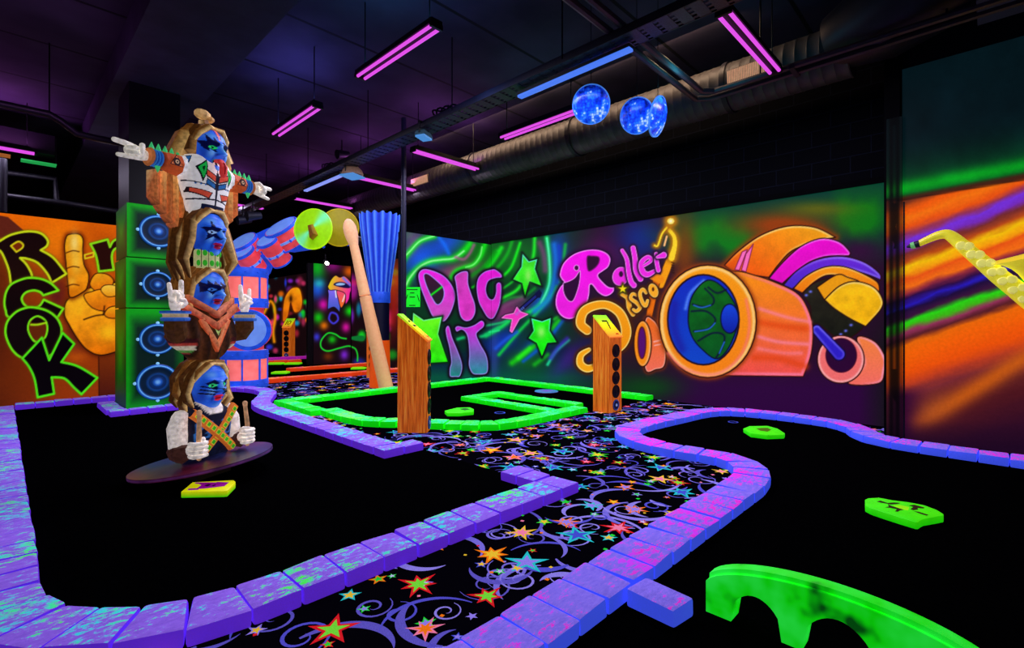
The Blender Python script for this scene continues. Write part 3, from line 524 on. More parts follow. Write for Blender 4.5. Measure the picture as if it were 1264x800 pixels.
def mural_sax(strip=False):
    c = Canvas('x', XS-.033, 1094, 1113.5, 3.4, .7, .012) if strip else Canvas('x', XS, 1113.6, 1700, 3.9, 1.3, .012)
    X, Y = c.X, c.Y; n = fbm(X, Y, 30)
    t = Y + .36*(X-1114) - .00028*(X-1114)**2*np.clip((Y-330)/120, -1, 1)
    t = t + (fbm(X*.35, t*1.2, 9, 5)-.5)*7
    ks = [(236, (70, 30, 20)), (250, (120, 50, 28)), (262, (246, 92, 10)), (272, (250, 116, 14)), (284, (240, 84, 16)), (292, (150, 50, 90)), (299, (120, 50, 225)), (306, (120, 44, 190)), (314, (120, 44, 46)), (324, (190, 76, 24)), (332, (250, 196, 10)), (339, (252, 166, 12)), (346, (236, 84, 20)), (357, (250, 112, 20)), (364, (150, 44, 60)), (371, (44, 10, 70)), (378, (40, 26, 190)), (384, (30, 10, 60)), (393, (60, 20, 60)), (401, (40, 220, 20)), (406, (60, 190, 20)), (413, (150, 50, 90)), (420, (90, 30, 40)), (428, (240, 106, 8)), (440, (250, 100, 6)), (462, (244, 84, 8)), (476, (200, 64, 30)), (490, (120, 40, 50)), (510, (96, 32, 34)), (530, (80, 22, 30)), (570, (50, 12, 36)), (640, (40, 10, 30)), (900, (30, 8, 26))]
    tt = [k[0] for k in ks]
    for j in range(3): c.C[..., j] = np.interp(t, tt, [k[1][j] for k in ks])
    c.glow([(1128, 520), (1170, 500), (1220, 470), (1264, 443), (1400, 370)], (222, 102, 14), 12, .8); c.blob(1150, 505, 30, 18, (170, 80, 40), .5, -.5, tex=.4)
    c.blend((52, 8, 50), np.exp(-((X-1114)/22)**2)*np.clip((Y-475)/14, 0, 1)*.9); c.blend((28, 6, 34), np.clip((Y-520)/40, 0, .8))
    top = np.interp(X, [1114, 1264, 1700], [247, 222, 150])
    up = np.clip((top-Y)/1.5, 0, 1); g = Y + .19*(X-1114)
    upc = np.zeros(c.C.shape); upc[:] = (5, 22, 28); k = np.exp(-((g-233)/9)**2); upc = upc*(1-k[..., None])+np.array((6, 226, 30))*k[..., None]
    k = np.clip((g-150)/80, 0, 1)*np.exp(-((g-233)/40)**2)*.5; upc = upc*(1-k[..., None])+np.array((8, 110, 40))*k[..., None]; upc *= (.8+.4*n)[..., None]
    k = np.clip((g-240)/5, 0, 1); upc = upc*(1-k[..., None])+np.array((70, 34, 20))*k[..., None]
    c.C[:] = c.C*(1-up[..., None])+upc*up[..., None]
    k = np.exp(-((Y-top)/1.0)**2)*.7; c.blend((20, 8, 10), k)
    if strip:
        c.C *= (.12+.5*np.exp(-((X-1095.5)/2.6)**2)+.3*np.exp(-((X-1104)/2.2)**2)*(n > .45)+.45*np.exp(-((X-1112.5)/2.5)**2))[..., None]
        o = c.build('trim_4', None); o['kind'] = 'structure'; return o
    return c.build('mural_panel', 'mural of slanting orange, purple and green light beams behind the saxophone')
def bokeh(c, seed, x0, x1, y0, y1, N, r0, r1):
    rr = random.Random(seed); cols = [(20, 220, 40), (230, 30, 200), (250, 110, 10), (40, 60, 230), (20, 170, 220), (200, 40, 60), (140, 40, 220), (250, 60, 120)]
    for _ in range(N): c.blob(rr.uniform(x0, x1), rr.uniform(y0, y1), rr.uniform(r0, r1), rr.uniform(r0, r1)*1.3, rr.choice(cols), rr.uniform(.45, .95), pw=1.6)
YS = 13.8
def mural_lips():
    c = Canvas('y', YS, 387, 433.5, 2.88, .33, .016); c.fill((24, 8, 14))
    c.blob(392, 330, 10, 16, (10, 190, 30), .9); c.blob(392, 357, 9, 12, (30, 90, 230), .9); c.blob(394, 350, 6, 5, (40, 190, 200), .8); c.blob(399, 376, 6, 7, (230, 20, 180), .9); c.blob(411, 328, 10, 8, (150, 20, 130), .8); c.blob(431, 335, 7, 7, (240, 100, 10), .9); c.blob(393, 392, 6, 7, (20, 210, 20), .9); c.blob(432, 384, 6, 6, (20, 220, 20), 1); c.blob(400, 402, 5, 5, (240, 120, 10), .9); c.blob(427, 404, 5, 6, (230, 20, 170), .9); c.blob(410, 419, 5, 5, (20, 200, 20), .9); c.blob(391, 416, 4, 5, (60, 60, 230), .9); c.blob(425, 438, 5, 6, (130, 40, 220), .9); c.blob(405, 440, 6, 5, (120, 50, 10), .8)
    o = dict(outline=(20, 4, 20), ow=.8, hw=1)
    lx = lambda pts: [(p[0]-.0*p[0], p[1])+tuple(p[2:]) for p in ZL(pts)]
    c.shape(lx([(140, 380), (145, 310), (145, 270), (200, 270), (240, 290), (230, 380), (225, 432, S), (185, 395), (140, 412, S)]), (140, 110, 250), (60, 90, 200), name='painted_lips', **o)
    c.shape(lx([(205, 275), (275, 285), (265, 350), (235, 400), (215, 340)]), (245, 70, 130), (250, 120, 30), name='painted_lips', **o)
    c.glow(lx([(195, 280), (200, 325)]), (255, 255, 255), .9, .9, False); c.glow(lx([(265, 300), (245, 355)]), (250, 240, 240), .9, .9, False)
    c.shape(lx([(140, 250, S), (165, 200), (195, 172), (225, 185), (260, 178), (300, 215), (325, 260, S), (300, 290), (290, 340), (265, 372), (262, 300), (200, 275), (155, 275)]), (235, 210, 20), (250, 30, 170), (.9, .3), name='painted_lips', **o)
    c.shape(lx([(180, 235), (210, 218), (260, 222), (300, 250), (280, 262), (210, 250)]), (20, 16, 70), name='painted_lips', hw=1); c.shape(lx([(195, 234), (225, 224), (262, 230), (250, 240), (210, 242)]), (160, 200, 250), hw=1)
    c.glow(lx([(250, 190), (300, 240)]), (110, 120, 250), 1.6, .9, False)
    c.glow(lx([(160, 440), (150, 480), (180, 510), (212, 485), (205, 450), (180, 435)]), (70, 60, 230), 1.3, 1, closed=True)
    c.glow(ZL([(270, 618), (230, 610), (190, 585), (140, 580), (95, 630), (95, 680), (140, 705), (220, 685), (290, 670), (340, 690)]), (30, 226, 50), 1.0, 1)
    return c.build('mural_panel', 'dark mural with rainbow lips and tongue and a green cable on the far partition')
def mural_far(axis_x, pa, pb, label, which):
    c = Canvas('x', axis_x, pa, pb, 2.88, .4 if which == 'a' else .6, .02); c.fill((22, 8, 12))
    if which == 'a':
        bokeh(c, 5, 300, 385, 335, 445, 80, 1.5, 4.5)
        c.glow(ZN([(85, 370), (100, 345), (118, 370), (125, 430), (115, 500), (120, 555)]), (250, 150, 10), 2.0, .95); c.glow(ZN([(60, 420), (85, 370)]), (250, 160, 10), 2, .9)
        c.shape(ZN([(165, 420), (175, 330), (210, 280), (250, 280), (265, 340), (255, 390), (225, 400), (205, 350), (190, 420), (170, 450)]), (250, 150, 16), (240, 110, 10), tex=.25, name='painted_guitar', hw=2, halo=(110, 40, 6)); c.blob(359, 369, 2, 5, (40, 12, 4), .9)
    else:
        bokeh(c, 11, 432, 505, 320, 460, 46, 3, 9); c.blob(488, 350, 12, 30, (220, 80, 10), .75, tex=.4); c.blob(486, 385, 6, 30, (170, 20, 20), .7)
        c.shape(ZL([(290, 612), (330, 600), (392, 598), (392, 632), (330, 630)]), (14, 120, 50), hw=1)
        c.glow(ZL([(300, 672), (335, 690), (350, 730), (350, 775)]), (30, 226, 50), .9, 1)
    return c.build('mural_panel', label)
mural_rock(); mural_dig(); mural_skate(); mural_sax(); mural_sax(True); mural_lips()
mural_far(XW-.04, 300, 386, 'far dark mural with coloured light dots and a yellow guitar, behind the ten post', 'a')
mural_far(XW-.04, 434, 505, 'dark bokeh mural seen behind the giant drumstick', 'b')
# ------------------------------------------------------------------ room shell
def ceiling_mat():
    m, nt, b = newmat('ribbed_concrete_ceiling'); setspec(b, .85, .2); N, K = nt.nodes.new, nt.links.new
    tc = N('ShaderNodeTexCoord'); sp = N('ShaderNodeSeparateXYZ'); K(tc.outputs['Object'], sp.inputs[0])
    a = N('ShaderNodeMath'); a.operation = 'MULTIPLY_ADD'; a.inputs[1].default_value = 1/1.46; a.inputs[2].default_value = -4.57/1.46+.5; K(sp.outputs['Y'], a.inputs[0])
    f = N('ShaderNodeMath'); f.operation = 'FRACT'; K(a.outputs[0], f.inputs[0])
    s = N('ShaderNodeMath'); s.operation = 'SUBTRACT'; s.inputs[1].default_value = .5; K(f.outputs[0], s.inputs[0]); ab = N('ShaderNodeMath'); ab.operation = 'ABSOLUTE'; K(s.outputs[0], ab.inputs[0])
    mr = N('ShaderNodeMapRange'); mr.inputs['From Min'].default_value = .012; mr.inputs['From Max'].default_value = .02; K(ab.outputs[0], mr.inputs['Value'])
    n = N('ShaderNodeTexNoise'); n.inputs['Scale'].default_value = 1.3; n.inputs['Detail'].default_value = 8; K(tc.outputs['Object'], n.inputs['Vector'])
    r = N('ShaderNodeValToRGB'); r.color_ramp.elements[0].position = .3; r.color_ramp.elements[1].position = .75; r.color_ramp.elements[0].color = L(30, 28, 42); r.color_ramp.elements[1].color = L(58, 52, 70); K(n.outputs['Fac'], r.inputs['Fac'])
    x = N('ShaderNodeMix'); x.data_type = 'RGBA'; x.inputs['A'].default_value = (.002, .002, .003, 1); K(mr.outputs['Result'], x.inputs['Factor']); K(r.outputs['Color'], x.inputs['B']); K(x.outputs['Result'], b.inputs['Base Color']); return m
def block_mat():
    m, nt, b = newmat('dark_block_wall'); setspec(b, .8, .06); N, K = nt.nodes.new, nt.links.new
    tc = N('ShaderNodeTexCoord'); sp = N('ShaderNodeSeparateXYZ'); K(tc.outputs['Object'], sp.inputs[0]); cb = N('ShaderNodeCombineXYZ'); K(sp.outputs['Y'], cb.inputs['X']); K(sp.outputs['Z'], cb.inputs['Y'])
    br = N('ShaderNodeTexBrick'); br.inputs['Scale'].default_value = 1; br.inputs['Brick Width'].default_value = .42; br.inputs['Row Height'].default_value = .205; br.inputs['Mortar Size'].default_value = .008; br.inputs['Mortar Smooth'].default_value = .3
    br.inputs['Color1'].default_value = L(3, 4, 9); br.inputs['Color2'].default_value = L(5, 6, 12); br.inputs['Mortar'].default_value = L(18, 22, 34); K(cb.outputs[0], br.inputs['Vector']); K(br.outputs['Color'], b.inputs['Base Color'])
    bp = N('ShaderNodeBump'); bp.inputs['Strength'].default_value = .8; bp.inputs['Distance'].default_value = .02; bp.invert = True; K(br.outputs['Fac'], bp.inputs['Height']); K(bp.outputs['Normal'], b.inputs['Normal']); return m
M['ceil'] = ceiling_mat(); M['block'] = block_mat()
M['beam'] = solid('painted_beam', (52, 48, 66), 0, .8, .2, var=.25, scale=3)
M['tealwall'] = solid('dark_teal_wall', (8, 22, 28), 0, .7, .2, var=.2)
M['darkwall'] = solid('dark_wall', (16, 14, 20), 0, .8, .2)
M['colblack'] = solid('matt_black_column', (6, 6, 9), 0, .9, .05)
def sbox(name, lo, hi, mat, bevel=0):
    b = MB(); b.box([(lo[i]+hi[i])/2 for i in range(3)], [hi[i]-lo[i] for i in range(3)]); return struct(b.obj(name, M[mat], smooth=False, bevel=bevel))
CZ = 4.9
b = MB(); b.sheet([(-6, -4, 0), (9, -4, 0), (9, 25, 0), (-6, 25, 0)]); struct(b.obj('floor', M['felt'], smooth=False))
sbox('ceiling', (-6, -4, CZ), (9, 25, CZ+.2), 'ceil')
sbox('wall_right', (XW, .84, 0), (XW+.2, 25, CZ), 'block')
sbox('wall_right_front', (XS+.035, -4, 0), (XS+.3, .7, CZ), 'tealwall')
sbox('wall_back', (-6, 24.8, 0), (9, 25, CZ), 'darkwall'); sbox('wall_left', (-6.2, -4, 0), (-6, 25, CZ), 'darkwall')
sbox('wall_partition_rear_left', (-3.2, YR+.033, 0), (1.95, YR+.15, 2.79), 'darkwall')
sbox('wall_partition_middle', (5.06, YD+.033, 0), (XW-.05, YD+.13, 2.87), 'darkwall')
sbox('wall_partition_far', (6.02, YS+.033, 0), (XW-.04, YS+.13, 2.88), 'darkwall')
sbox('trim_1', (XS-.03, .70, 0), (XS+.34, .835, CZ), 'colblack')                       # corner column of the step in the wall
sbox('trim_2', (XW-.075, .84, 2.88), (XW, YD, 2.95), 'colblack')                       # ledge over the long mural
sbox('trim_3', (XS-.025, .66, .02), (XS-.002, .675, 2.5), 'black')
sbox('ceiling_beam', (1.06, -4, 4.5), (2.11, 24.8, CZ), 'beam')
sbox('ceiling_beam', (-4.6, -4, 4.45), (-3.6, 24.8, CZ), 'beam')
# speaker-painted pillar
def pillar():
    X0, X1, Y0, Y1 = 1.21, 1.80, 8.39, 9.23
    px_ = MB(); px_.box(((X0+X1)/2, (Y0+Y1)/2, 2.25), (X1-X0, Y1-Y0, 4.5)); p = px_.obj('pillar', M['black'], smooth=False); struct(p)
    root = thing('speaker_tower', 'green painted stack of loudspeaker boxes with glowing blue cones around the pillar', 'speaker tower', ((X0+X1)/2, Y0, .02))
    zs = [.02, 1.43, 2.12, 2.86]; e = .035
    for i in range(3):
        z0, z1 = zs[i], zs[i+1]-.015; s = e if i < 2 else e-.01
        b = MB(); n = 26
        # front and side sheets with airbrushed green edges
        def face(fn, n1, n2, dark):
            vs, cs, fs = [], [], []
            for j in range(n2+1):
                for k in range(n1+1):
                    u, v = k/n1, j/n2; vs.append(fn(u, v)); ed = max(abs(u-.5), abs(v-.5))*2
                    q = min(1, max(0, (ed-.62)/.3)); q *= (1.0 - .55*max(0, u-.5)*2) if dark else 1; q2 = .35*max(0, v-.5)+.12
                    cs.append((3+4*q, 22+150*q*.8+70*q2, 24+14*q2-6*q) if dark else (3, 34+120*max(0, 1-ed*.9)*(.4+.6*v)+30*v, 10))
            for j in range(n2):
                for k in range(n1): a = j*(n1+1)+k; fs.append((a, a+1, a+n1+2, a+n1+1))
            b.add(vs, fs, cs)
        face(lambda u, v: (X0-s+(X1-X0+2*s)*u, Y0-s, z0+(z1-z0)*v), n, n, True)
        face(lambda u, v: (X0-s, Y1+s-(Y1-Y0+2*s)*u, z0+(z1-z0)*v), n, n, False)
        b.add([(X1+s, Y0-s, z0), (X1+s, Y1+s, z0), (X1+s, Y1+s, z1), (X1+s, Y0-s, z1)], [(0, 1, 2, 3)], (6, 40, 24))
        b.add([(X0-s, Y0-s, z1), (X1+s, Y0-s, z1), (X1+s, Y1+s, z1), (X0-s, Y1+s, z1)], [(0, 1, 2, 3)], (4, 60, 14))
        box = b.obj('speaker_box', M['paint_hi'], root, smooth=False); box.location = -Vector(root.location)
        cones = [(.5, .70, .195), (.5, .27, .225)] if i == 0 else ([(.5, .48, .165)] if i == 1 else [(.52, .52, .205)])
        for (u, v, r) in cones:
            cx, cz, cy = X0+(X1-X0)*u+.02, z0+(z1-z0)*v, Y0-s-.004
            T = Matrix.Translation((cx, cy, cz)) @ Matrix.Rotation(math.pi/2, 4, 'X')
            q = MB(); bl, db = (70, 160, 255), (4, 26, 70)
            q.lathe([(0.002, .012), (.18*r, .012), (.3*r, .006)], 32, [(120, 190, 255), (30, 90, 190), (6, 40, 84)], None, T, cap=False)
            q.lathe([(.3*r, .006), (.42*r, .004), (.5*r, .006), (.62*r, .003), (.8*r, .003), (.88*r, .006), (.93*r, .02), (.99*r, .024), (1.04*r, .016), (1.12*r, .001)], 40, [(6, 44, 110), (5, 36, 80), (14, 62, 130), (4, 30, 56), (3, 26, 50), (4, 34, 64), (16, 70, 150), (110, 190, 255), (24, 90, 200), (3, 34, 34)], None, T, cap=False)
            for a in range(4):
                an = a*math.pi/2; q.ball((cx+math.cos(an)*r*1.14, cy-.004, cz+math.sin(an)*r*1.14), (.022, .01, .022), (140, 210, 255))
            o = q.obj('speaker_cone', M['paint_hi'], box)
            o.location = (0, 0, 0)
    return root
pillar()
# ------------------------------------------------------------------ carpet with printed stars and swirls
def carpet():
    rr = random.Random(12); b = MB(); z = .004
    b.add([(-1.5, -2, z), (7.24, -2, z), (7.24, 20, z), (-1.5, 20, z)], [(0, 1, 2, 3)], (4, 3, 9))
    LIL, YEL, ORG, RED, GRN, CYN, PNK, BLU = (150, 130, 240), (245, 200, 50), (255, 125, 20), (225, 30, 40), (40, 220, 60), (40, 200, 205), (250, 130, 170), (70, 80, 210)
    def st(cx, cy, r, n, rot, c1, c2, k=.36, zz=.0):
        for rad, cc, dz in ((r, c1, .0012), (r*.62, c2, .0018)):
            pts = [(cx+math.cos(rot+i*math.pi/n)*(rad*(1 if i % 4 == 0 or n == 5 else .74) if i % 2 == 0 else rad*k), cy+math.sin(rot+i*math.pi/n)*(rad*(1 if i % 4 == 0 or n == 5 else .74) if i % 2 == 0 else rad*k)) for i in range(2*n)]
            vs = [(cx, cy, z+dz+zz)] + [(x, y, z+dz+zz) for x, y in pts]; N2 = 2*n
            b.add(vs, [(0, 1+i, 1+(i+1) % N2) for i in range(N2)], cc)
            if c2 is None: break
    def ribbon(pts, ws, cc, dz):
        vs = []; n = len(pts)
        for i in range(n):
            p = Vector(pts[i]); t = (Vector(pts[min(i+1, n-1)])-Vector(pts[max(i-1, 0)])).normalized(); q = Vector((-t.y, t.x))
            vs += [(*(p+q*ws[i]), z+dz), (*(p-q*ws[i]), z+dz)]
        b.add(vs, [(2*i, 2*i+1, 2*i+3, 2*i+2) for i in range(n-1)], cc)
    def skip(x, y):
        return not (-.6 < x < 7.2 and -.2 < y < 16.5) or (.3 < x < 2.35 and 2.6 < y < 9.4) or (x > 6.0 and y < .4) or (3.2 < x < 6.9 and 4.6 < y < 7.2) or (x < 2.2 and y > 10) or (4.9 < x < 5.7 and y > 3 and y < 4.0 and False) or (x > 4.7 and x < 6 and y < 2.4 and y > 1.6)
    pitch = .36; i = 0
    y = -.2
    while y < 14:
        x = -.6 + (i % 2)*pitch/2; i += 1
        step = pitch if y < 8 else pitch*1.3
        while x < 7.2:
            cx, cy = x+rr.uniform(-.09, .09), y+rr.uniform(-.09, .09); x += step
            if skip(cx, cy): continue
            c1, c2 = rr.choice([(ORG, LIL), (YEL, PNK), (RED, (120, 230, 60)), (CYN, LIL), (GRN, YEL), (PNK, ORG), (CYN, BLU), (ORG, YEL), (RED, PNK)])
            st(cx, cy, rr.uniform(.07, .13), rr.choice([5, 6, 7, 7]), rr.uniform(0, 6.3), c1, c2)
            # swirl round the star
            for _s in range(3):
                kind = rr.random() < .6
                a0 = rr.uniform(0, 6.3); sg = rr.choice([-1, 1]); R0 = rr.uniform(.11, .26) if kind else rr.uniform(.06, .12); ox, oy = cx+rr.uniform(-.3, .3), cy+rr.uniform(-.3, .3); tn = rr.uniform(1.3, 2.9) if kind else rr.uniform(6.5, 9.5); nn = (30 if cy < 6 else 14)
                sh = rr.uniform(.2, .5) if kind else .95
                pts = [(ox+math.cos(a0+sg*tn*t)*R0*(1.15-t*sh), oy+math.sin(a0+sg*tn*t)*R0*(1.15-t*sh)) for t in np.linspace(0, 1, nn)]
                wm = rr.uniform(.01, .025) if kind else rr.uniform(.005, .009); ribbon(pts, [wm*max(.06, math.sin(math.pi*min(1, t*.9+.08))) for t in np.linspace(0, 1, nn)], rr.choice([(124, 112, 222), (96, 86, 196), (146, 132, 232), (84, 80, 205)]), .0004+.0001*_s)
            for _ in range(3):
                qx, qy = cx+rr.uniform(-.2, .2), cy+rr.uniform(-.2, .2); k = rr.random()
                if k < .55: st(qx, qy, rr.uniform(.025, .055), 5, rr.uniform(0, 6.3), rr.choice([YEL, ORG, GRN, CYN, LIL, LIL, GRN, BLU, RED]), (200, 190, 250) if rr.random() < .3 else rr.choice([YEL, GRN, LIL]), .42, -.0003)
                else:
                    s_ = rr.uniform(.01, .02); a = rr.uniform(0, 1.5); cc = rr.choice([ORG, GRN, RED, LIL, YEL, PNK])
                    b.add([(qx+math.cos(a+j*math.pi/2)*s_, qy+math.sin(a+j*math.pi/2)*s_, z+.001) for j in range(4)], [(0, 1, 2, 3)], cc)
        y += pitch*.86 if y < 8 else pitch*1.2
    o = b.obj('carpet', M['carpet'], smooth=False); tag(o, 'black carpet printed with bright stars and lilac swirls between the putting holes', 'carpet'); o['kind'] = 'structure'; return o
carpet()
# ------------------------------------------------------------------ putting felts and block kerbs
def felt(label, poly, z=.0075):
    b = MB(); b.sheet([(x, y, z) for x, y in poly]); return tag(b.obj('putting_felt', M['felt'], smooth=False), label, 'putting green')
felt('black felt putting green around the totem', [(-.05, 2.9), (.2, 2.55), (.55, 2.3), (.9, 2.28), (2.85, 2.28), (2.85, 4.05), (2.55, 4.05), (2.52, 7.2), (2.9, 8.2), (3.1, 9.8), (-.02, 9.87)])
felt('black felt putting green inside the neon green kerb', [(2.95, 7.5), (2.95, 6.4), (3.02, 5.45), (3.95, 4.12), (5.6, 4.05), (5.6, 4.0), (7.1, 3.85), (7.15, 7.5)])
C_LINE = [(-1.6, 1.29), (-.5, 1.29), (.6, 1.29), (1.7, 1.29), (2.8, 1.29), (3.4, 1.29), (3.8, 1.29), (4.02, 1.33), (4.22, 1.42), (4.36, 1.58), (4.4, 1.8), (4.36, 2.08), (4.37, 2.32), (4.44, 2.57), (4.62, 2.78), (4.9, 2.88), (5.3, 2.87), (5.8, 2.81), (6.3, 2.75), (6.62, 2.62), (6.8, 2.35), (6.86, 2.0), (6.86, 1.6), (6.8, 1.3), (6.6, 1.08), (6.38, .98), (6.2, .84), (6.12, .6), (6.1, .2), (6.08, -.6), (6.05, -1.5)]
felt('black felt putting green inside the periwinkle kerb, in front of the roller skate mural', C_LINE + [(-1.6, -1.5)])
felt('black felt putting green inside the orange kerbs at the far end', [(3.75, 10.45), (7.0, 10.45), (7.0, 15), (3.75, 15)])
def block_mesh(q, h, mat, name, parent, seed):
    """one hand-cut paving block from its four footprint corners"""
    rr = random.Random(seed); bm = bmesh.new(); g = .006
    c = sum((Vector(p) for p in q), Vector((0, 0)))/4
    j = lambda: rr.uniform(-.006, .006)
    lo = []; hi = []
    for p in q:
        d = (c-Vector(p)).normalized()*g; x, y = Vector(p)+d
        lo.append(bm.verts.new((x, y, .002))); hi.append(bm.verts.new((x+j(), y+j(), h+j())))
    bm.faces.new(lo[::-1]); bm.faces.new(hi)
    for i in range(4): bm.faces.new((lo[i], lo[(i+1) % 4], hi[(i+1) % 4], hi[i]))
    bmesh.ops.recalc_face_normals(bm, faces=bm.faces)
    bmesh.ops.bevel(bm, geom=[e for e in bm.edges], offset=.015, segments=2, affect='EDGES', profile=.6, clamp_overlap=True)
    for f in bm.faces: f.smooth = True
    for e in bm.edges:
        if len(e.link_faces) == 2 and e.calc_face_angle(0) > .7: e.smooth = False
    me = bpy.data.meshes.new(name); bm.to_mesh(me); bm.free(); me.materials.append(M[mat])
    o = bpy.data.objects.new(name, me); col.objects.link(o); o.parent = parent; return o
def kerb(name, label, cat, runs, mat, width=.26, h=.08, bl=.2, group=None):
    root = thing(name, label, cat, (0, 0, 0), 0, group); sd = sum(map(ord, label))
    for run in runs:
        w = width
        if isinstance(run, tuple): run, w = run
        p = cr(run, 8, False) if len(run) > 2 else np.array(run, float)
        seg = np.hypot(*np.diff(p, axis=0).T); cum = np.concatenate([[0], np.cumsum(seg)]); n = max(1, round(cum[-1]/bl))
        s = np.linspace(0, cum[-1], n+1); xs = np.interp(s, cum, p[:, 0]); ys = np.interp(s, cum, p[:, 1])
        Lp, Rp = [], []
        for i in range(n+1):
            e = .03; t = np.array([np.interp(min(s[i]+e, cum[-1]), cum, p[:, k])-np.interp(max(s[i]-e, 0), cum, p[:, k]) for k in (0, 1)]); t /= np.hypot(*t)
            nn = np.array([-t[1], t[0]])*w/2; Lp.append((xs[i]+nn[0], ys[i]+nn[1])); Rp.append((xs[i]-nn[0], ys[i]-nn[1]))
        for i in range(n):
            sd += 1; block_mesh([Lp[i], Lp[i+1], Rp[i+1], Rp[i]], h, mat, 'paving_block', root, sd)
    return root
arc = lambda cx, cy, r, a0, a1, n=7: [(cx+r*math.cos(math.radians(a)), cy+r*math.sin(math.radians(a))) for a in np.linspace(a0, a1, n)]
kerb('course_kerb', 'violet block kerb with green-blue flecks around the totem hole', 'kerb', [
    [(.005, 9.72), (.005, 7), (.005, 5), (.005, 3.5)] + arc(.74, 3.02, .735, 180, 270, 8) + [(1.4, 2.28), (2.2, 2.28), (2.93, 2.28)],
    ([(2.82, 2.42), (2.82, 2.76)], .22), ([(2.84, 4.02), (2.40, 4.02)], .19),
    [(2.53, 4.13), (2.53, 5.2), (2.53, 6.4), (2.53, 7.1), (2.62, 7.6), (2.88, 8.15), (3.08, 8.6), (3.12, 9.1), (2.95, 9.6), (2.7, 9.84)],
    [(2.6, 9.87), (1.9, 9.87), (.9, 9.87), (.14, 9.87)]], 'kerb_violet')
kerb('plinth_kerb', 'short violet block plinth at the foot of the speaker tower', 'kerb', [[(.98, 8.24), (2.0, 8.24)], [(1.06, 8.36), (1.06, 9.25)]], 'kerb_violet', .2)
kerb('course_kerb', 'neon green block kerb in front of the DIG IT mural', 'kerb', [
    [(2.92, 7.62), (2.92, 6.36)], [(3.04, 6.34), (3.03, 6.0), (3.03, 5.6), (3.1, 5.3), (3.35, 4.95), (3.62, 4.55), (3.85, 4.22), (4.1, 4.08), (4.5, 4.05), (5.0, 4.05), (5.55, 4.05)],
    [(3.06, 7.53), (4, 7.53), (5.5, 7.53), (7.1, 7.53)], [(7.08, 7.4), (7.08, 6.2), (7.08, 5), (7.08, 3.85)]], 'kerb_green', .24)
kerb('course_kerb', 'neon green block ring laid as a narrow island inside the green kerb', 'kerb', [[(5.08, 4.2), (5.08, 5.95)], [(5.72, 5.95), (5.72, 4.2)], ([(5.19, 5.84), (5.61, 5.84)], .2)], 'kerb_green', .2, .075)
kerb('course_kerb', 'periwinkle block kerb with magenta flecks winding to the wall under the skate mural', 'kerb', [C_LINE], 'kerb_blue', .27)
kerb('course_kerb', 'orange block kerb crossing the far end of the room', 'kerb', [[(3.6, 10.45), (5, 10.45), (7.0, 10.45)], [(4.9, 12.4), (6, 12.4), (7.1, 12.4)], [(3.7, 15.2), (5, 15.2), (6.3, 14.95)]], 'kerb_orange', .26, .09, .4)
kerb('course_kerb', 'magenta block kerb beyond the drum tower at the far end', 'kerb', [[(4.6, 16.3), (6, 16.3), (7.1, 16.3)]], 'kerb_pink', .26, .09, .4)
lb = thing('loose_paving_block', 'single periwinkle block lying on the felt beside the kerb, nearest the camera', 'paving block', (*P(765, 738)[:2], 0))
pts = [P(771, 727, .08), P(797, 713, .08), P(859, 739, .08), P(833, 755, .08)]
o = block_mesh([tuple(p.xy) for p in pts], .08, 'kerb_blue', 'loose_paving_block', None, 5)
for k in ('label', 'category'): o[k] = lb[k]
bpy.data.objects.remove(lb)
# ------------------------------------------------------------------ ceiling services and lamps
def lamp(name, loc, energy, c, size=(1.3, .12), rot=(0, 0, 0), kind='AREA'):
    l = bpy.data.lights.new(name, kind); l.energy = energy; l.color = c
    if kind == 'AREA': l.shape = 'RECTANGLE'; l.size, l.size_y = size
    else: l.shadow_soft_size = .15
    o = bpy.data.objects.new(name, l); col.objects.link(o); o.location = loc; o.rotation_euler = rot; return o
def uv_fixture(label, x, y, z, along, length=1.46, group='twin black light fixtures'):
    root = thing('black_light_fixture', label, 'light fixture', (x, y, z), 0 if along == 'x' else math.pi/2, group)
    b = MB(); b.box((0, 0, .045), (length, .13, .05)); b.box((0, 0, .085), (length*.9, .07, .035)); b.obj('housing', M['black'], root, smooth=False)
    for s in (-1, 1):
        b = MB(); b.tube([(-length/2+.03, s*.045, 0), (length/2-.03, s*.045, 0)], .017, 12); b.obj('tube_lamp', M['tube'], root)
        b = MB(); b.tube([(s*length*.42, 0, .1), (s*length*.42, 0, CZ-z)], .007, 6); b.obj('hanging_rod', M['cable'], root)
    for s in (-1, 1):
        b = MB(); b.box((s*(length/2-.012), 0, .008), (.03, .14, .05)); b.obj('end_cap', M['black'], root, smooth=False)
    return root
ZT = CAMH+2.82
FX = [('twin tube black light nearest the camera at upper left centre, big violet pair', 2.91, 4.55, ZT, 'y'), ('twin tube black light above the totem head and left of the cable tray', 2.91, 7.1, ZT, 'y'),
      ('violet twin tube light running behind the round disco disc', 5.4, 4.73, ZT, 'y'), ('violet twin tube light crossing just right of the thin pole', 5.48, 6.9, ZT, 'x'),
      ('violet tube light behind the brown flood lamp', 5.58, 8.98, ZT, 'x'), ('violet tube light above the yellow cymbals', 5.44, 11.57, ZT, 'x'),
      ('steep violet twin tube light by the duct grille, at upper right', 5.12, 1.69, CAMH+2.69, 'x'), ('violet tube light hanging at the left edge below the dark box', -.3, 11.62, ZT, 'x', 1.46), ('small far violet tube light behind the blue tom drums', 3.9, 13.2, ZT, 'x')]
for f in FX: uv_fixture(*f[:5])
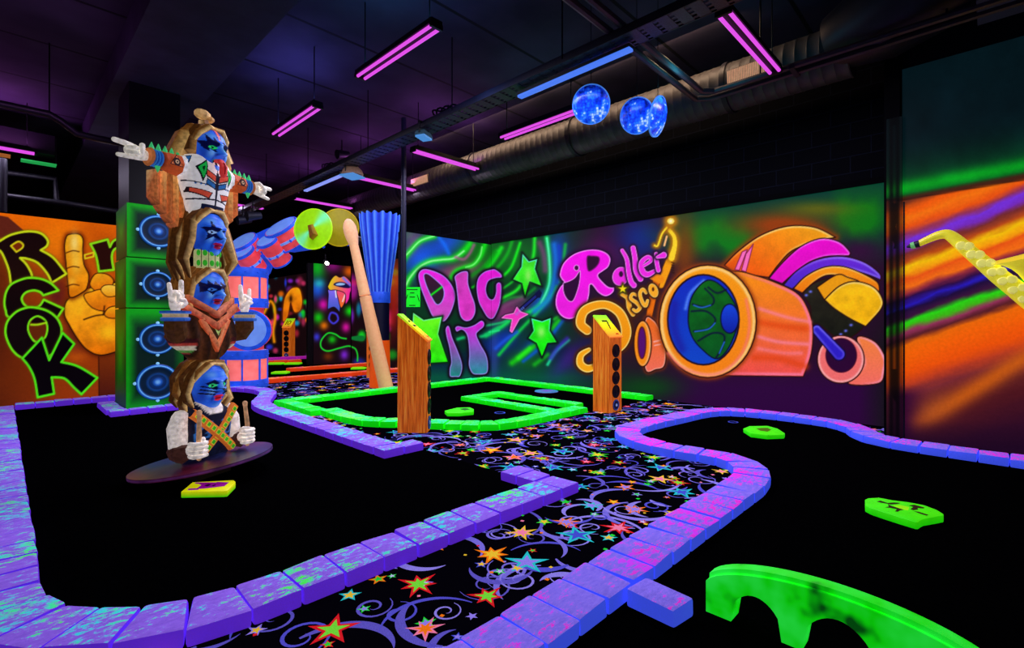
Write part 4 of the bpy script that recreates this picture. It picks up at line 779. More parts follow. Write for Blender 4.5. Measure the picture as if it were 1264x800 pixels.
# cable tray with perforated floor
def tray():
    root = thing('cable_tray', 'long dark perforated cable tray under the ceiling, sloping across the view', 'cable tray', (4.18, 4, CAMH+2.68))
    y0, y1 = -4.5, 12
    b = MB()
    for k in range(110): 
        y = y0+(y1-y0)*k/110; b.box((0, y+.05, 0), (.24, .105, .006))
    for s in (-.09, -.03, .03, .09): b.box((s, (y0+y1)/2, .004), (.03, y1-y0, .006))
    b.obj('tray_floor', M['traymetal'], root, smooth=False)
    for s in (-1, 1):
        b = MB(); b.box((s*.125, (y0+y1)/2, .035), (.012, y1-y0, .08)); b.obj('side_rail', M['dark_metal'], root, smooth=False)
    for y in (-2.6, -.8, 1, 3.1, 5.3, 7.4, 9.6):
        b = MB(); b.tube([(-.13, y, .03), (-.13, y, CZ-CAMH-2.68)], .008, 6); b.obj('hanging_rod', M['cable'], root)
    for cy, n in ((1.2, 4), (4.6, 3)):
        for k in range(n):
            b = MB(); pts = [(-.06+.06*math.cos(a)*(1+.3*k/3), cy-.1+.08*k+.13*math.sin(a), .09+.03*math.sin(2*a+k)+.012*k) for a in np.linspace(0, 6.2, 14)]
            b.tube(pts, .012, 6); b.obj('cable_coil', M['cable'], root)
M['traymetal'] = solid('perforated_tray_metal', (40, 44, 70), 0, .4, .5, var=.5, scale=60)
tray()
def strip(label, x, y0, y1, z, mat):
    root = thing('light_strip', label, 'strip light', (x, (y0+y1)/2, z), 0)
    b = MB(); b.box((0, 0, .028), (.09, y1-y0, .03)); b.obj('housing', M['black'], root, smooth=False)
    b = MB(); b.box((0, 0, 0), (.075, y1-y0, .03)); b.obj('diffuser', M[mat], root, smooth=False, bevel=.008)
strip('bright blue strip light under the cable tray, left of the disco discs', 4.2, 2.48, 3.95, CAMH+2.6, 'bluestrip')
strip('lilac strip light under the far end of the cable tray', 4.25, 8.35, 9.88, CAMH+2.6, 'bluestrip2')
def flood(label, p, wd, big):
    root = thing('flood_lamp', label, 'flood lamp', p, .4)
    b = MB()
    if big: b.lathe([(wd*.5, 0), (wd*.52, .03), (wd*.46, .09), (wd*.3, .15), (.02, .17)], 20, (150, 118, 96))
    else: b.box((0, 0, .035), (wd, wd*.7, .06), (60, 90, 100), taper=.8)
    b.obj('lamp_body', M['flood'], root, bevel=0)
    b = MB(); b.box((0, 0, -.012), (wd*.92, wd*.62 if not big else wd*.8, .025)); b.obj('lamp_glass', M['floodblue'], root, smooth=False)
    b = MB(); s = wd*.5; b.tube([(-s, 0, .03), (-s, 0, .18), (s, 0, .18), (s, 0, .03)], .012, 6); b.obj('bracket', M['black'], root)
M['flood'] = vcol('lamp_housing_paint', .12, .9, .5, .3)
flood('small flat blue flood lamp hanging under the cable tray', D(523, 169, 6.9), .23, False)
flood('larger brown flood lamp with blue glass under the cable tray', D(435, 217, 8.7), .36, True)
def spotlight(label, p):
    root = thing('spot_lamp', label, 'spot lamp', p)
    b = MB(); b.tube([(0, 0, 0), (.02, .16, .06)], [.07, .05], 12); b.obj('lamp_body', M['black'], root)
    b = MB(); b.lathe([(.05, 0), (.035, .02), (.004, .028)], 14, T=Matrix.Rotation(math.pi/2, 4, 'X')); o = b.obj('lamp_lens', M['spot'], root); o.location = (0, -.005, 0)
    b = MB(); b.tube([(.02, .12, .06), (.02, .12, .25)], .012, 6); b.obj('bracket', M['black'], root)
spotlight('tiny dazzling white spot lamp under the yellow cymbals', D(403.5, 325, 12.6))
def track(label, p):
    root = thing('track_spotlight', label, 'spotlight', p); b = MB(); b.tube([(-.1, 0, 0), (.14, 0, .05)], [.09, .06], 12); b.obj('lamp_body', M['dark_metal'], root); b = MB(); b.tube([(0, 0, .05), (0, 0, .3)], .012, 6); b.obj('bracket', M['cable'], root)
track('dark spotlight on the cable tray above the yellow cymbals', D(422, 192, 9.6)); track('dark stage spotlight just right of the totem hand', D(312, 268, 9.0)); track('dark stage spotlight beside the other one, right of the totem hand', D(300, 273, 9.4))
# round duct along the right wall
def duct():
    x, z, r = 6.48, 4.22, .29; root = thing('round_air_duct', 'long round ribbed air duct running below the ceiling along the right wall', 'air duct', (x, 6, z))
    y0, y1 = -4.9, 12; prof = []; n = 140; vs = []
    b = MB(); T = Matrix.Translation((0, y0, 0)) @ Matrix.Rotation(-math.pi/2, 4, 'X'); pr = []
    for k in range(n+1):
        zz = (y1-y0)*k/n; pr += [(r, zz), (r+.006, zz+.012), (r, zz+.024)]
    b.lathe(pr, 36, T=T); b.obj('duct_pipe', M['duct'], root)
    for yy in (-3.6, -1.2, 1.2, 3.6):
        b = MB(); b.lathe([(r+.004, -.03), (r+.022, -.03), (r+.022, .03), (r+.004, .03)], 36, T=Matrix.Translation((0, yy, 0)) @ Matrix.Rotation(-math.pi/2, 4, 'X'), cap=False); b.obj('duct_collar', M['dark_metal'], root)
    for (px0, px1, py0, py1) in ((900, 948, 97, 76), (511, 531, 230, 217)):
        a0, b0 = ray(px0); yy0 = b0*(x-r*.8)/a0; a1, b1 = ray(px1); yy1 = b1*(x-r*.8)/a1
        g = MB(); L_ = abs(yy1-yy0); T = Matrix.Translation((-r*.95, (yy0+yy1)/2-6, .0)) @ Matrix.Rotation(math.radians(-6), 4, 'Y')
        g.box((0, 0, 0), (.05, L_, .17), (120, 90, 70), T=T)
        nv = 22
        for k in range(nv): g.box((-.028, -L_/2+L_*(k+.5)/nv, 0), (.012, L_/nv*.6, .15), (215, 165, 130), T=T)
        g.obj('vent_grille', M['ventv'], root, smooth=False)
M['ventv'] = vcol('vent_grille_paint', .5, .9, .5, .3)
duct()
dd = thing('duct_elbow', 'wide dark duct elbow joining the round duct at the upper right', 'air duct', (6.3, .75, 4.3))
b = MB(); b.tube([(0.1, .5, 0), (0, .1, .05), (-.1, -.5, .25), (-.15, -.9, .6)], [.3, .42, .48, .5], 24); b.obj('elbow_pipe', M['dark_metal'], dd)
# square trunking frame
def trunk():
    root = thing('trunking_rail', 'pair of dark parallel conduits turning a corner below the duct', 'conduit', (5.95, 2.5, CAMH+2.75))
    for k, o_ in enumerate((0, .16)):
        b = MB(); b.tube([(o_-3.2, o_*.9, .05), (o_-.12, o_*.9, 0), (o_, o_*.9-.12 if k == 0 else -.0, 0), (o_, -4.5, 0)], .035, 8); b.obj('conduit', M['conduit'], root)
    for y in (-.6, -2.2): b = MB(); b.tube([(.08, y, 0), (.08, y, CZ-CAMH-2.75)], .01, 6); b.obj('hanging_rod', M['cable'], root)
    b = MB(); b.box((.08, -.95, -.02), (.26, .05, .05)); b.obj('clamp', M['conduit'], root, smooth=False)
M['conduit'] = solid('grey_conduit_paint', (58, 50, 60), 0, .4, .5, var=.3)
trunk()
b = MB(); b.box((0, 0, 0), (.5, 1.5, .75)); k_ = MB()
p = onX(1230, 12, 5.9); o = MB(); o.box((6.1, -.55, 4.28), (.5, 1.3, .55), (46, 46, 62)); 
for i in range(24):
    for j in range(10): o.box((5.845, -1.15+i*.052, 4.05+j*.05), (.01, .03, .026), (14, 14, 22))
tag(o.obj('perforated_air_box', M['flood'], smooth=False), 'dark perforated metal air box at the top right corner', 'air box')
# pole and left-hand pipes
pl = MB(); pl.tube([(5.06, YD-.05, 0), (5.06, YD-.05, CZ)], .045, 12, (20, 22, 46)); tag(pl.obj('support_pole', M['flood']), 'thin dark vertical pole at the end of the DIG IT wall', 'pole')
def pipes(label, pts, r, rods=(), name='conduit_pipe'):
    root = thing(name, label, 'pipe', pts[0]); o0 = Vector(pts[0]); b = MB(); b.tube([Vector(p)-o0 for p in pts], r, 10); b.obj('pipe', M['dark_metal'], root)
    for q in rods: b = MB(); q = Vector(q)-o0; b.tube([q, (q.x, q.y, CZ-o0.z)], .008, 6); b.obj('hanging_rod', M['cable'], root)
def onYs(l, y): return [onY(a, c, y) for a, c in l]
pipes('dark ceiling pipe dipping under the beam at the upper left', onYs([(-60, 118), (0, 128), (61, 141), (76, 150), (95, 165), (120, 171), (156, 178)], 8.9), .045, onYs([(61, 141)], 8.9))
pipes('thin rail pipe running above the orange mural at the left', onYs([(-40, 234), (0, 241), (80, 251), (150, 262)], 11.9), .05)
pipes('dark pipe frame behind the thin rail at the left', onYs([(4, 213), (68, 221), (70, 250)], 12.4), .05)
pipes('dark upright pole at the far left edge above the mural', [onY(3, 262, 11.7), onY(3, 196, 11.7)], .06)
hb = thing('hanging_air_unit', 'dark hanging box with green and orange panels beneath at the left edge', 'air unit', onY(18, 175, 12.0)); wd = 1.2  # hanging air unit with coloured panels, not a lamp
b = MB(); b.box((-.1, 0, .02), (wd, .3, .34)); b.obj('box_body', M['black'], hb, smooth=False)
b = MB(); b.box((.3, -.02, -.3), (.45, .2, .02), (40, 190, 90)); b.obj('green_panel', M['paint_hi'], hb, smooth=False)
b = MB(); b.box((-.25, -.02, -.27), (.4, .2, .02), (190, 110, 50)); b.obj('orange_panel', M['paint_hi'], hb, smooth=False)
for q in (-.55, .52): b = MB(); b.tube([(q, 0, -.31), (q, 0, .19)], .012, 6); b.obj('bracket', M['black'], hb)
# ------------------------------------------------------------------ lamps at the fixtures, plus washes added where none hangs
UV = (.62, .5, 1.0); WH = (.86, .82, 1.0)
for i, f in enumerate(FX):
    x, y, z, al = f[1:5]
    e = [62, 62, 60, 46, 40, 40, 46, 30, 20][i]
    lamp('black_light_glow', (x, y, z-.05), e, WH if i < 3 else (.8, .7, 1.0), (1.4, .2) if al == 'x' else (.2, 1.4))  # first three act as an added near-white key for totem and kerbs
    cc = {0: (.05, .3, .6), 1: (.16, .16, .85), 2: (.05, .35, .45), 6: (.05, .35, .5)}.get(i, (.6, .14, .75))
    lamp('ceiling_tint_upglow', (x, y, z+.14), [9, 16, 3, 12, 14, 14, 3, 26, 10][i], cc, (1.4, .2) if al == 'x' else (.2, 1.4), (math.pi, 0, 0))  # up-lights added to tint the ceiling, hue picked per fixture
lamp('strip_glow', (4.2, 3.2, CAMH+2.56), 22, (.35, .5, 1), (.1, 1.4)); lamp('strip_glow', (4.25, 9.1, CAMH+2.56), 16, (.45, .5, 1), (.1, 1.4))
lamp('duct_wash', (6.02, 5.2, 4.87), 60, (1, .66, .42), (.15, 6.0), (0, math.radians(-30), 0)); lamp('beam_wash', (1.2, 11.2, 3.7), 5, (.8, .66, .9), kind='POINT')  # beam wash added without a fixture; duct wash stands for warm light from above
lamp('ceiling_blue_wash', (3.6, 4.6, 4.0), 7.0, (.10, .22, 1), kind='POINT'); lamp('ceiling_teal_wash', (5.2, 2.4, 3.9), 6, (.03, .45, .62), kind='POINT')  # blue and teal points added to tint the ceiling, no fixture there
lamp('ceiling_violet_wash', (.2, 7.6, 3.8), 16, (.62, .22, .8), kind='POINT')  # unseen violet point, likewise added for the ceiling tone
# ------------------------------------------------------------------ hole markers, bridge, posts
def marker(label, c, poly, art, rz=0.0, h=.045, ctop=None, mat='paint_hi', name='hole_marker'):
    root = thing(name, label, 'hole marker', (c[0], c[1], .008), rz)
    b = MB(); b.prism(poly, 0, h, ctop and (30, 220, 10) or (30, 236, 10), None, None, ctop or (60, 250, 10)); b.obj('marker_block', M[mat], root, bevel=.006)
    for nm, cc, pl, dz in art:
        b = MB()
        for q in pl: b.add([(x, y, h+dz) for x, y in q], [tuple(range(len(q)))], cc)
        b.obj(nm, M['paint_hi'], root, smooth=False)
    return root
def world_poly(pxs, z): return [tuple(P(x, y, z).xy) for x, y in pxs]
def from_px(label, pxs, art, h=.045, ctop=None, cside=None):
    z = h+.008; w_ = world_poly(pxs, z); cx = sum(p[0] for p in w_)/len(w_); cy = sum(p[1] for p in w_)/len(w_)
    return marker(label, (cx, cy), [(x-cx, y-cy) for x, y in w_], [(n, c, [[(a-cx, b_-cy) for a, b_ in world_poly(q, z)] for q in pl], dz) for n, c, pl, dz in art], h=h, ctop=ctop)
Q1 = Zm(200, 580, 10.53); Q2 = Zm(1040, 590, 7.9)
from_px('lime and yellow start marker with a magenta shape in front of the totem', Q1([(245, 285), (395, 160), (930, 132), (955, 150), (955, 165), (850, 270), (800, 275)]),
    [('printed_shape', (150, 10, 150), [Q1([(420, 180), (440, 165), (700, 165), (720, 158), (872, 165), (810, 215), (560, 245), (480, 250), (470, 262), (330, 268), (345, 245), (455, 240), (510, 200), (480, 186)])], .001), ('printed_mark', (40, 2, 60), [Q1([(545, 205), (610, 185), (640, 195), (590, 220)]), Q1([(640, 212), (690, 190), (705, 200), (670, 218)])], .0016)], ctop=(240, 240, 10))
from_px('green shield-shaped hole marker lying nearest the green arch bridge', Q2([(218, 210), (250, 196), (350, 190), (480, 215), (640, 235), (800, 265), (920, 310), (985, 350), (985, 365), (880, 385), (790, 400), (760, 415), (740, 430), (720, 432), (560, 385), (400, 335), (280, 295), (220, 265)]),
    [('printed_emblem', (4, 26, 4), [Q2([(330, 232), (370, 222), (440, 245), (500, 240), (570, 245), (540, 255), (470, 262), (430, 252), (380, 245)]), Q2([(410, 288), (450, 280), (440, 255), (480, 275), (600, 312), (560, 318), (540, 332), (510, 328), (530, 308), (470, 295)]), Q2([(590, 255), (640, 270), (700, 262), (800, 290), (790, 300), (730, 295), (740, 310), (690, 318), (660, 305), (690, 285)]), Q2([(690, 325), (740, 330), (840, 362), (820, 370), (760, 352)])], .001), ('printed_patch', (150, 250, 10), [Q2([(490, 270), (560, 265), (650, 285), (640, 318), (590, 310)])], .0006)])
Q3 = Zm(740, 480, 2.412)
from_px('green hole marker further back on the periwinkle hole, under the skate mural', Q3([(428, 118), (445, 111), (500, 110), (530, 118), (552, 132), (550, 136), (500, 138), (450, 132)]), [('printed_emblem', (60, 110, 4), [Q3([(465, 118), (500, 116), (512, 122), (500, 128), (478, 125)])], .001)])
Q4 = Zm(480, 360, 3.95)
from_px('green hole marker on the felt inside the neon green kerb', Q4([(272, 580), (330, 566), (395, 564), (414, 572), (413, 585), (340, 592), (285, 592)]), [('printed_emblem', (10, 90, 10), [Q4([(340, 572), (375, 568), (400, 574), (370, 580)])], .001)])
for lb_, pp in (('lime hole marker on the far orange hole, left of its pair', (341, 450)), ('lime hole marker on the far orange hole, right of its pair', (362.5, 450)), ('lime hole marker on the far orange hole, nearest the drum tower', (347, 461.5)), ('lime hole marker beside the far post behind the drumstick', (443, 456))):
    c = P(*pp); c.z = 0; r = .2 if pp[1] < 455 else .17
    marker(lb_, c, [(-r*1.1, -r*.9), (r*.9, -r), (r*1.1, r*.3), (r*.5, r), (-r, r*.8)], [], rz=-.6, ctop=(150, 246, 10))
def cup(label, p, r, ring):
    root = thing('hole_cup', label, 'hole cup', (p.x, p.y, .008)); b = MB(); b.lathe([(r*.72, .0), (r*.72, .004), (r, .004), (r, 0)], 24, cap=False); b.obj('cup_rim', M[ring], root); b = MB(); b.sheet([(math.cos(a)*r*.72, math.sin(a)*r*.72, .002) for a in np.linspace(0, 6.28, 24)[:-1]]); b.obj('cup_hole', M['felt'], root, smooth=False)
cup('small blue-rimmed cup on the periwinkle hole', P(905, 522), .06, 'cup'); cup('small blue-rimmed cup on the green kerb hole', P(617, 510.5), .075, 'cup')
pc = MB(); p = P(674.5, 484); pc.lathe([(.02, .012), (.2, .012), (.21, 0)], 28, [(120, 60, 200), (40, 150, 190), (90, 40, 160)], T=Matrix.Translation((p.x, p.y, .01))); tag(pc.obj('target_disc', M['paint']), 'small flat coloured disc on the felt behind the green island', 'disc')
# arched bridge obstacle: long side parallel to the side wall
def bridge():
    xf, th = 2.10, .085; root = thing('arch_bridge', 'neon green arched bridge obstacle with dark patches, nearest the camera', 'bridge', (xf, .4, .006))
    yc = .40
    def top(y): return .12 + .125*max(0, 1-((y-.42)/.465)**2)**.6
    legs = [(.88, .776), (.585, .515), (.285, .215), (.025, -.08)]; yy = []
    out = [(.88, 0), (.776, 0)]
    for i in range(3):
        a, b_ = legs[i][1], legs[i+1][0]; n = 14; pk = (.095, .12, .095)[i]
        for k in range(1, n): t = k/n; out.append((a+(b_-a)*t, .045+pk*math.sin(math.pi*t)**.55 if 0 < t < 1 else 0))
        out += [(b_, 0), (legs[i+1][1], 0)]
    out += [(-.08, top(-.08))] + [(y, top(y)) for y in np.linspace(-.06, .86, 36)] + [(.88, top(.88))]
    n = len(out); b = MB(); vs = [(0, y-yc, z) for y, z in out] + [(th, y-yc, z) for y, z in out]
    fs = [tuple(range(n)), tuple(range(n, 2*n))[::-1]] + [(k, (k+1) % n, n+(k+1) % n, n+k) for k in range(n)]
    b.add(vs, fs, (30, 240, 20)); o = b.obj('bridge_body', M['bridge'], root, smooth=True, auto=30)
    b = MB(); tp = [(y, top(y)) for y in np.linspace(-.075, .87, 40)]
    for i in range(len(tp)-1):
        (y0, z0), (y1, z1) = tp[i], tp[i+1]
        b.add([(.012, y0-yc, z0+.002), (th-.012, y0-yc, z0+.002), (th-.012, y0-yc, z0+.02), (.014, y0-yc, z0+.02), (.012, y1-yc, z1+.002), (th-.012, y1-yc, z1+.002), (th-.012, y1-yc, z1+.02), (.014, y1-yc, z1+.02)], [(0, 3, 7, 4), (3, 2, 6, 7), (1, 5, 6, 2)], (60, 250, 50))
    b.obj('bridge_deck', M['bridge'], root)
def bridge_mat():
    m, nt, b = newmat('sponged_green_paint'); setspec(b, .5, .25); N, K = nt.nodes.new, nt.links.new
    tc = N('ShaderNodeTexCoord'); n = N('ShaderNodeTexNoise'); n.inputs['Scale'].default_value = 8; n.inputs['Detail'].default_value = 2; K(tc.outputs['Object'], n.inputs['Vector'])
    r = N('ShaderNodeValToRGB'); e = r.color_ramp.elements; e[0].position = .3; e[0].color = L(4, 84, 18); e[1].position = .44; e[1].color = L(16, 232, 16); x = e.new(.7); x.color = L(40, 250, 70); K(n.outputs['Fac'], r.inputs['Fac'])
    K(r.outputs['Color'], b.inputs['Base Color']); K(r.outputs['Color'], b.inputs['Emission Color']); b.inputs['Emission Strength'].default_value = .62; return m
M['bridge'] = bridge_mat(); bridge()
def wood_mat():
    m, nt, b = newmat('orange_stained_wood'); setspec(b, .5, .3); N, K = nt.nodes.new, nt.links.new
    tc = N('ShaderNodeTexCoord'); mp = N('ShaderNodeMapping'); mp.inputs['Scale'].default_value = (22, 22, 1.2); K(tc.outputs['Object'], mp.inputs['Vector'])
    n = N('ShaderNodeTexNoise'); n.inputs['Scale'].default_value = 2.2; n.inputs['Detail'].default_value = 7; n.inputs['Roughness'].default_value = .65; K(mp.outputs['Vector'], n.inputs['Vector'])
    r = N('ShaderNodeValToRGB'); e = r.color_ramp.elements; e[0].position = .28; e[0].color = L(132, 50, 6); e[1].position = .72; e[1].color = L(244, 150, 52); x = e.new(.5); x.color = L(214, 98, 18); K(n.outputs['Fac'], r.inputs['Fac'])
    K(r.outputs['Color'], b.inputs['Base Color']); K(r.outputs['Color'], b.inputs['Emission Color']); b.inputs['Emission Strength'].default_value = .5; return m
M['wood'] = wood_mat()
M['speakerblack'] = solid('black_speaker_dot', (8, 8, 14), 0, .4, .4)
def seg(a, b, w_):
    a, b = np.array(a), np.array(b); t = (b-a)/np.hypot(*(b-a)); n = np.array([-t[1], t[0]])*w_/2; a = a-t*w_*.3; b = b+t*w_*.3
    return [tuple(a+n), tuple(a-n), tuple(b-n), tuple(b+n)]
def post(label, loc, rz, digits, w_=.3, dp=.27, hf=1.02, hb=1.31, ndisc=5):
    """wedge-topped hole post; front faces local -Y, slanted number plate on top"""
    root = thing('hole_post', label, 'hole post', loc, rz); x, y = w_/2, dp/2
    b = MB(); b.add([(-x, -y, 0), (x, -y, 0), (x, y, 0), (-x, y, 0), (-x, -y, hf), (x, -y, hf), (x, y, hb), (-x, y, hb)], [(3, 2, 1, 0), (4, 5, 6, 7), (0, 1, 5, 4), (1, 2, 6, 5), (2, 3, 7, 6), (3, 0, 4, 7)]); b.obj('post_body', M['wood'], root, smooth=False, bevel=.006)
    sl = math.atan2(hb-hf, dp); Lp = math.hypot(hb-hf, dp); T = Matrix.Translation((0, 0, (hf+hb)/2)) @ Matrix.Rotation(sl, 4, 'X')
    b = MB(); b.box((0, 0, .012), (w_+.012, Lp+.012, .022), (246, 206, 30), T=T); pl = b.obj('number_plate', M['plate'], root, smooth=False, bevel=.003)
    b = MB()
    for s in digits: b.add([(px_*1.0, py_, .0245) for px_, py_ in s], [tuple(range(len(s)))], (26, 20, 8), T=T)
    if digits: b.obj('number', M['paint'], pl, smooth=False)
    b = MB(); b.box((.06, -Lp*.38, .0245), (.07, .02, .002), (190, 60, 20), T=T); b.obj('plate_mark', M['paint'], pl, smooth=False)
    for k in range(ndisc):
        z = .1+k*.185; r = .09 if k else .075
        b = MB(); b.lathe([(.002, .012), (r*.25, .016), (r*.34, .008), (r*.8, .004), (r*.9, .012), (r, .008), (r*1.02, 0)], 24, [(8, 8, 14)]*7 if k else [(200, 220, 255), (120, 160, 240), (8, 10, 30), (20, 30, 90), (60, 100, 200), (20, 40, 120), (8, 8, 20)], T=Matrix.Translation((0, -y-.001, z)) @ Matrix.Rotation(math.pi/2, 4, 'X')); b.obj('speaker_disc', M['paint'], root)
    return root
def plate_mat():
    m, nt, b = newmat('yellow_plate_paint'); setspec(b, .5, .2); N, K = nt.nodes.new, nt.links.new
    tc = N('ShaderNodeTexCoord'); sp = N('ShaderNodeSeparateXYZ'); K(tc.outputs['Object'], sp.inputs[0]); r = N('ShaderNodeValToRGB'); e = r.color_ramp.elements; mr = N('ShaderNodeMapRange'); mr.inputs['From Min'].default_value = 1.0; mr.inputs['From Max'].default_value = 1.33; K(sp.outputs['Z'], mr.inputs['Value'])
    e[0].position = .1; e[0].color = L(255, 140, 50); e[1].position = .9; e[1].color = L(150, 240, 40); x = e.new(.5); x.color = L(250, 226, 10); K(mr.outputs['Result'], r.inputs['Fac']); K(r.outputs['Color'], b.inputs['Base Color']); K(r.outputs['Color'], b.inputs['Emission Color']); b.inputs['Emission Strength'].default_value = .62; return m
M['plate'] = plate_mat()
seven = [seg((-.06, .09), (.05, .09), .026), seg((.05, .09), (-.005, -.05), .026)]
ten = [seg((-.07, .1), (-.07, -.08), .03)] + [seg((.03+.05*math.cos(a), .01+.085*math.sin(a)), (.03+.05*math.cos(a+.6), .01+.085*math.sin(a+.6)), .026) for a in np.arange(0, 6.28, .6)]
def place(px0, py0, off): p = P(px0, py0); return (p.x+off[0], p.y+off[1], 0)
post('orange wooden hole post numbered seven, in front of the Disco lettering', (5.85, 3.83, 0), 0, seven)
a = Vector((.68, -.74)); c0 = (P(491, 535).xy+P(527, 535).xy)/2
nrm = Vector((-F*0+cA, sA)); side = Vector((sA, -cA))
post('orange wooden hole post in front of the green star, with the tall slanted top', (c0.x+cA*.112, c0.y+sA*.112, 0), math.atan2(-cA, sA)+math.pi/2-.02, [seg((-.05, .02), (.06, .02), .03), seg((-.06, .09), (.03, .1), .024)], dp=.33, w_=.22)
post('distant hole post numbered ten beside the drum tower', (6.75, 17.0, 0), -.95, ten)
post('hole post half hidden behind the giant drumstick', (5.75, 9.75, 0), -1.0, ten[:1])
# notice sheet on the partition
ns = thing('notice_sheet', 'green printed notice sheet on the left edge of the DIG IT wall', 'notice', onY(508.5, 367, YD-.012))
g = [onY(x, y, YD-.012)-Vector(ns.location) for x, y in ((499, 354.5), (518.6, 354.5), (518.6, 379), (499, 379))]
b = MB(); b.add([tuple(p) for p in g]+[tuple(p+Vector((0, .006, 0))) for p in g], [(0, 1, 2, 3), (7, 6, 5, 4), (0, 4, 5, 1), (1, 5, 6, 2), (2, 6, 7, 3), (3, 7, 4, 0)], (20, 240, 40)); b.obj('sheet', M['paint_hi'], ns, smooth=False)
b = MB()
for (u, v, du) in ((.5, .12, .34), (.5, .29, .14), (.5, .5, .17), (.5, .92, .2)): b.add([tuple(onY(499+19.6*(u+s*du), 354.5+24.5*(v+t*.025), YD-.014)-Vector(ns.location)) for s, t in ((-1, -1), (1, -1), (1, 1), (-1, 1))], [(0, 1, 2, 3)], (6, 60, 16))
for q in ([(503, 364), (500.5, 372)], [(515, 364), (517.5, 372)]): b.add([tuple(onY(x, y, YD-.014)-Vector(ns.location)) for x, y in seg(q[0], q[1], 1.0)], [(0, 1, 2, 3)], (6, 60, 16))
b.obj('printed_marks', M['paint_hi'], ns, smooth=False)
# ------------------------------------------------------------------ hanging disco discs
def disco_mat():
    m, nt, b = newmat('blue_mirror_mosaic'); setspec(b, .25, .6); N, K = nt.nodes.new, nt.links.new
    tc = N('ShaderNodeTexCoord'); mp = N('ShaderNodeMapping'); mp.inputs['Scale'].default_value = (1, 1, 1); K(tc.outputs['Object'], mp.inputs['Vector'])
    br = N('ShaderNodeTexBrick'); br.offset = 0; br.inputs['Scale'].default_value = 34; br.inputs['Brick Width'].default_value = 1; br.inputs['Row Height'].default_value = 1; br.inputs['Mortar Size'].default_value = .1; br.inputs['Color1'].default_value = (0, 0, 0, 1); br.inputs['Color2'].default_value = (1, 1, 1, 1); br.inputs['Mortar'].default_value = (.3, .3, .3, 1); K(mp.outputs['Vector'], br.inputs['Vector'])
    n = N('ShaderNodeTexNoise'); n.inputs['Scale'].default_value = 11; n.inputs['Detail'].default_value = 3; K(tc.outputs['Object'], n.inputs['Vector'])
    sp = N('ShaderNodeSeparateXYZ'); K(tc.outputs['Object'], sp.inputs[0])
    a = N('ShaderNodeMath'); a.operation = 'MULTIPLY_ADD'; a.inputs[1].default_value = .2; K(br.outputs['Color'], a.inputs[0]); K(n.outputs['Fac'], a.inputs[2])
    q = N('ShaderNodeMath'); q.operation = 'MULTIPLY_ADD'; q.inputs[1].default_value = -.5; K(sp.outputs['Y'], q.inputs[0]); K(a.outputs[0], q.inputs[2])
    r = N('ShaderNodeValToRGB'); e = r.color_ramp.elements; e[0].position = .36; e[0].color = L(4, 12, 84); e[1].position = .86; e[1].color = L(205, 232, 255); x = e.new(.55); x.color = L(14, 60, 225); x = e.new(.72); x.color = L(30, 120, 240); K(q.outputs[0], r.inputs['Fac']); K(r.outputs['Color'], b.inputs['Base Color']); K(r.outputs['Color'], b.inputs['Emission Color']); b.inputs['Emission Strength'].default_value = .7; return m
M['disco'] = disco_mat()
def disco(label, p, r, n):
    n = Vector(n).normalized(); root = thing('disco_disc', label, 'disco ball', p); root.rotation_mode = 'QUATERNION'
    zz = n; up = Vector((0, 0, 1)); xx = up.cross(zz).normalized(); yy = zz.cross(xx); root.rotation_quaternion = Matrix((xx, yy, zz)).transposed().to_quaternion()
    b = MB(); b.lathe([(.003, .075), (r*.3, .07), (r*.55, .056), (r*.8, .032), (r*.95, .006), (r*.95, -.004)], 48); b.obj('mosaic_face', M['disco'], root)
    b = MB(); b.lathe([(r*.93, .004), (r, .008), (r*1.01, -.012), (r*.93, -.016)], 48, (70, 140, 245), cap=True); b.obj('disc_rim', M['paint_hi'], root)
    q = MB(); top = Vector(p); inv = root.rotation_quaternion.inverted(); a0 = inv @ Vector((0, 0, r*.98)); a1 = inv @ Vector((0, 0, CZ-top.z)); q.tube([a0, a1], .004, 5); q.obj('hanging_wire', M['cable'], root)
toc = lambda px_: -Vector((*ray(px_), 0)).normalized()
sd = Vector((sA, -cA, 0))
disco('single blue mirrored disco disc, leftmost of the three', D(729.5, 129, 5.6), .212, toc(730)+sd*-.15+Vector((0, 0, -.5)))
disco('blue mirrored disco disc partly hidden behind the tilted one', D(786, 143, 5.65), .20, toc(784)-sd*.45+Vector((0, 0, -.42)))
disco('edge-on tilted blue disco disc, rightmost of the three', D(812, 144, 5.5), .215, toc(811)*.52+sd*.85+Vector((0, 0, -.25)))
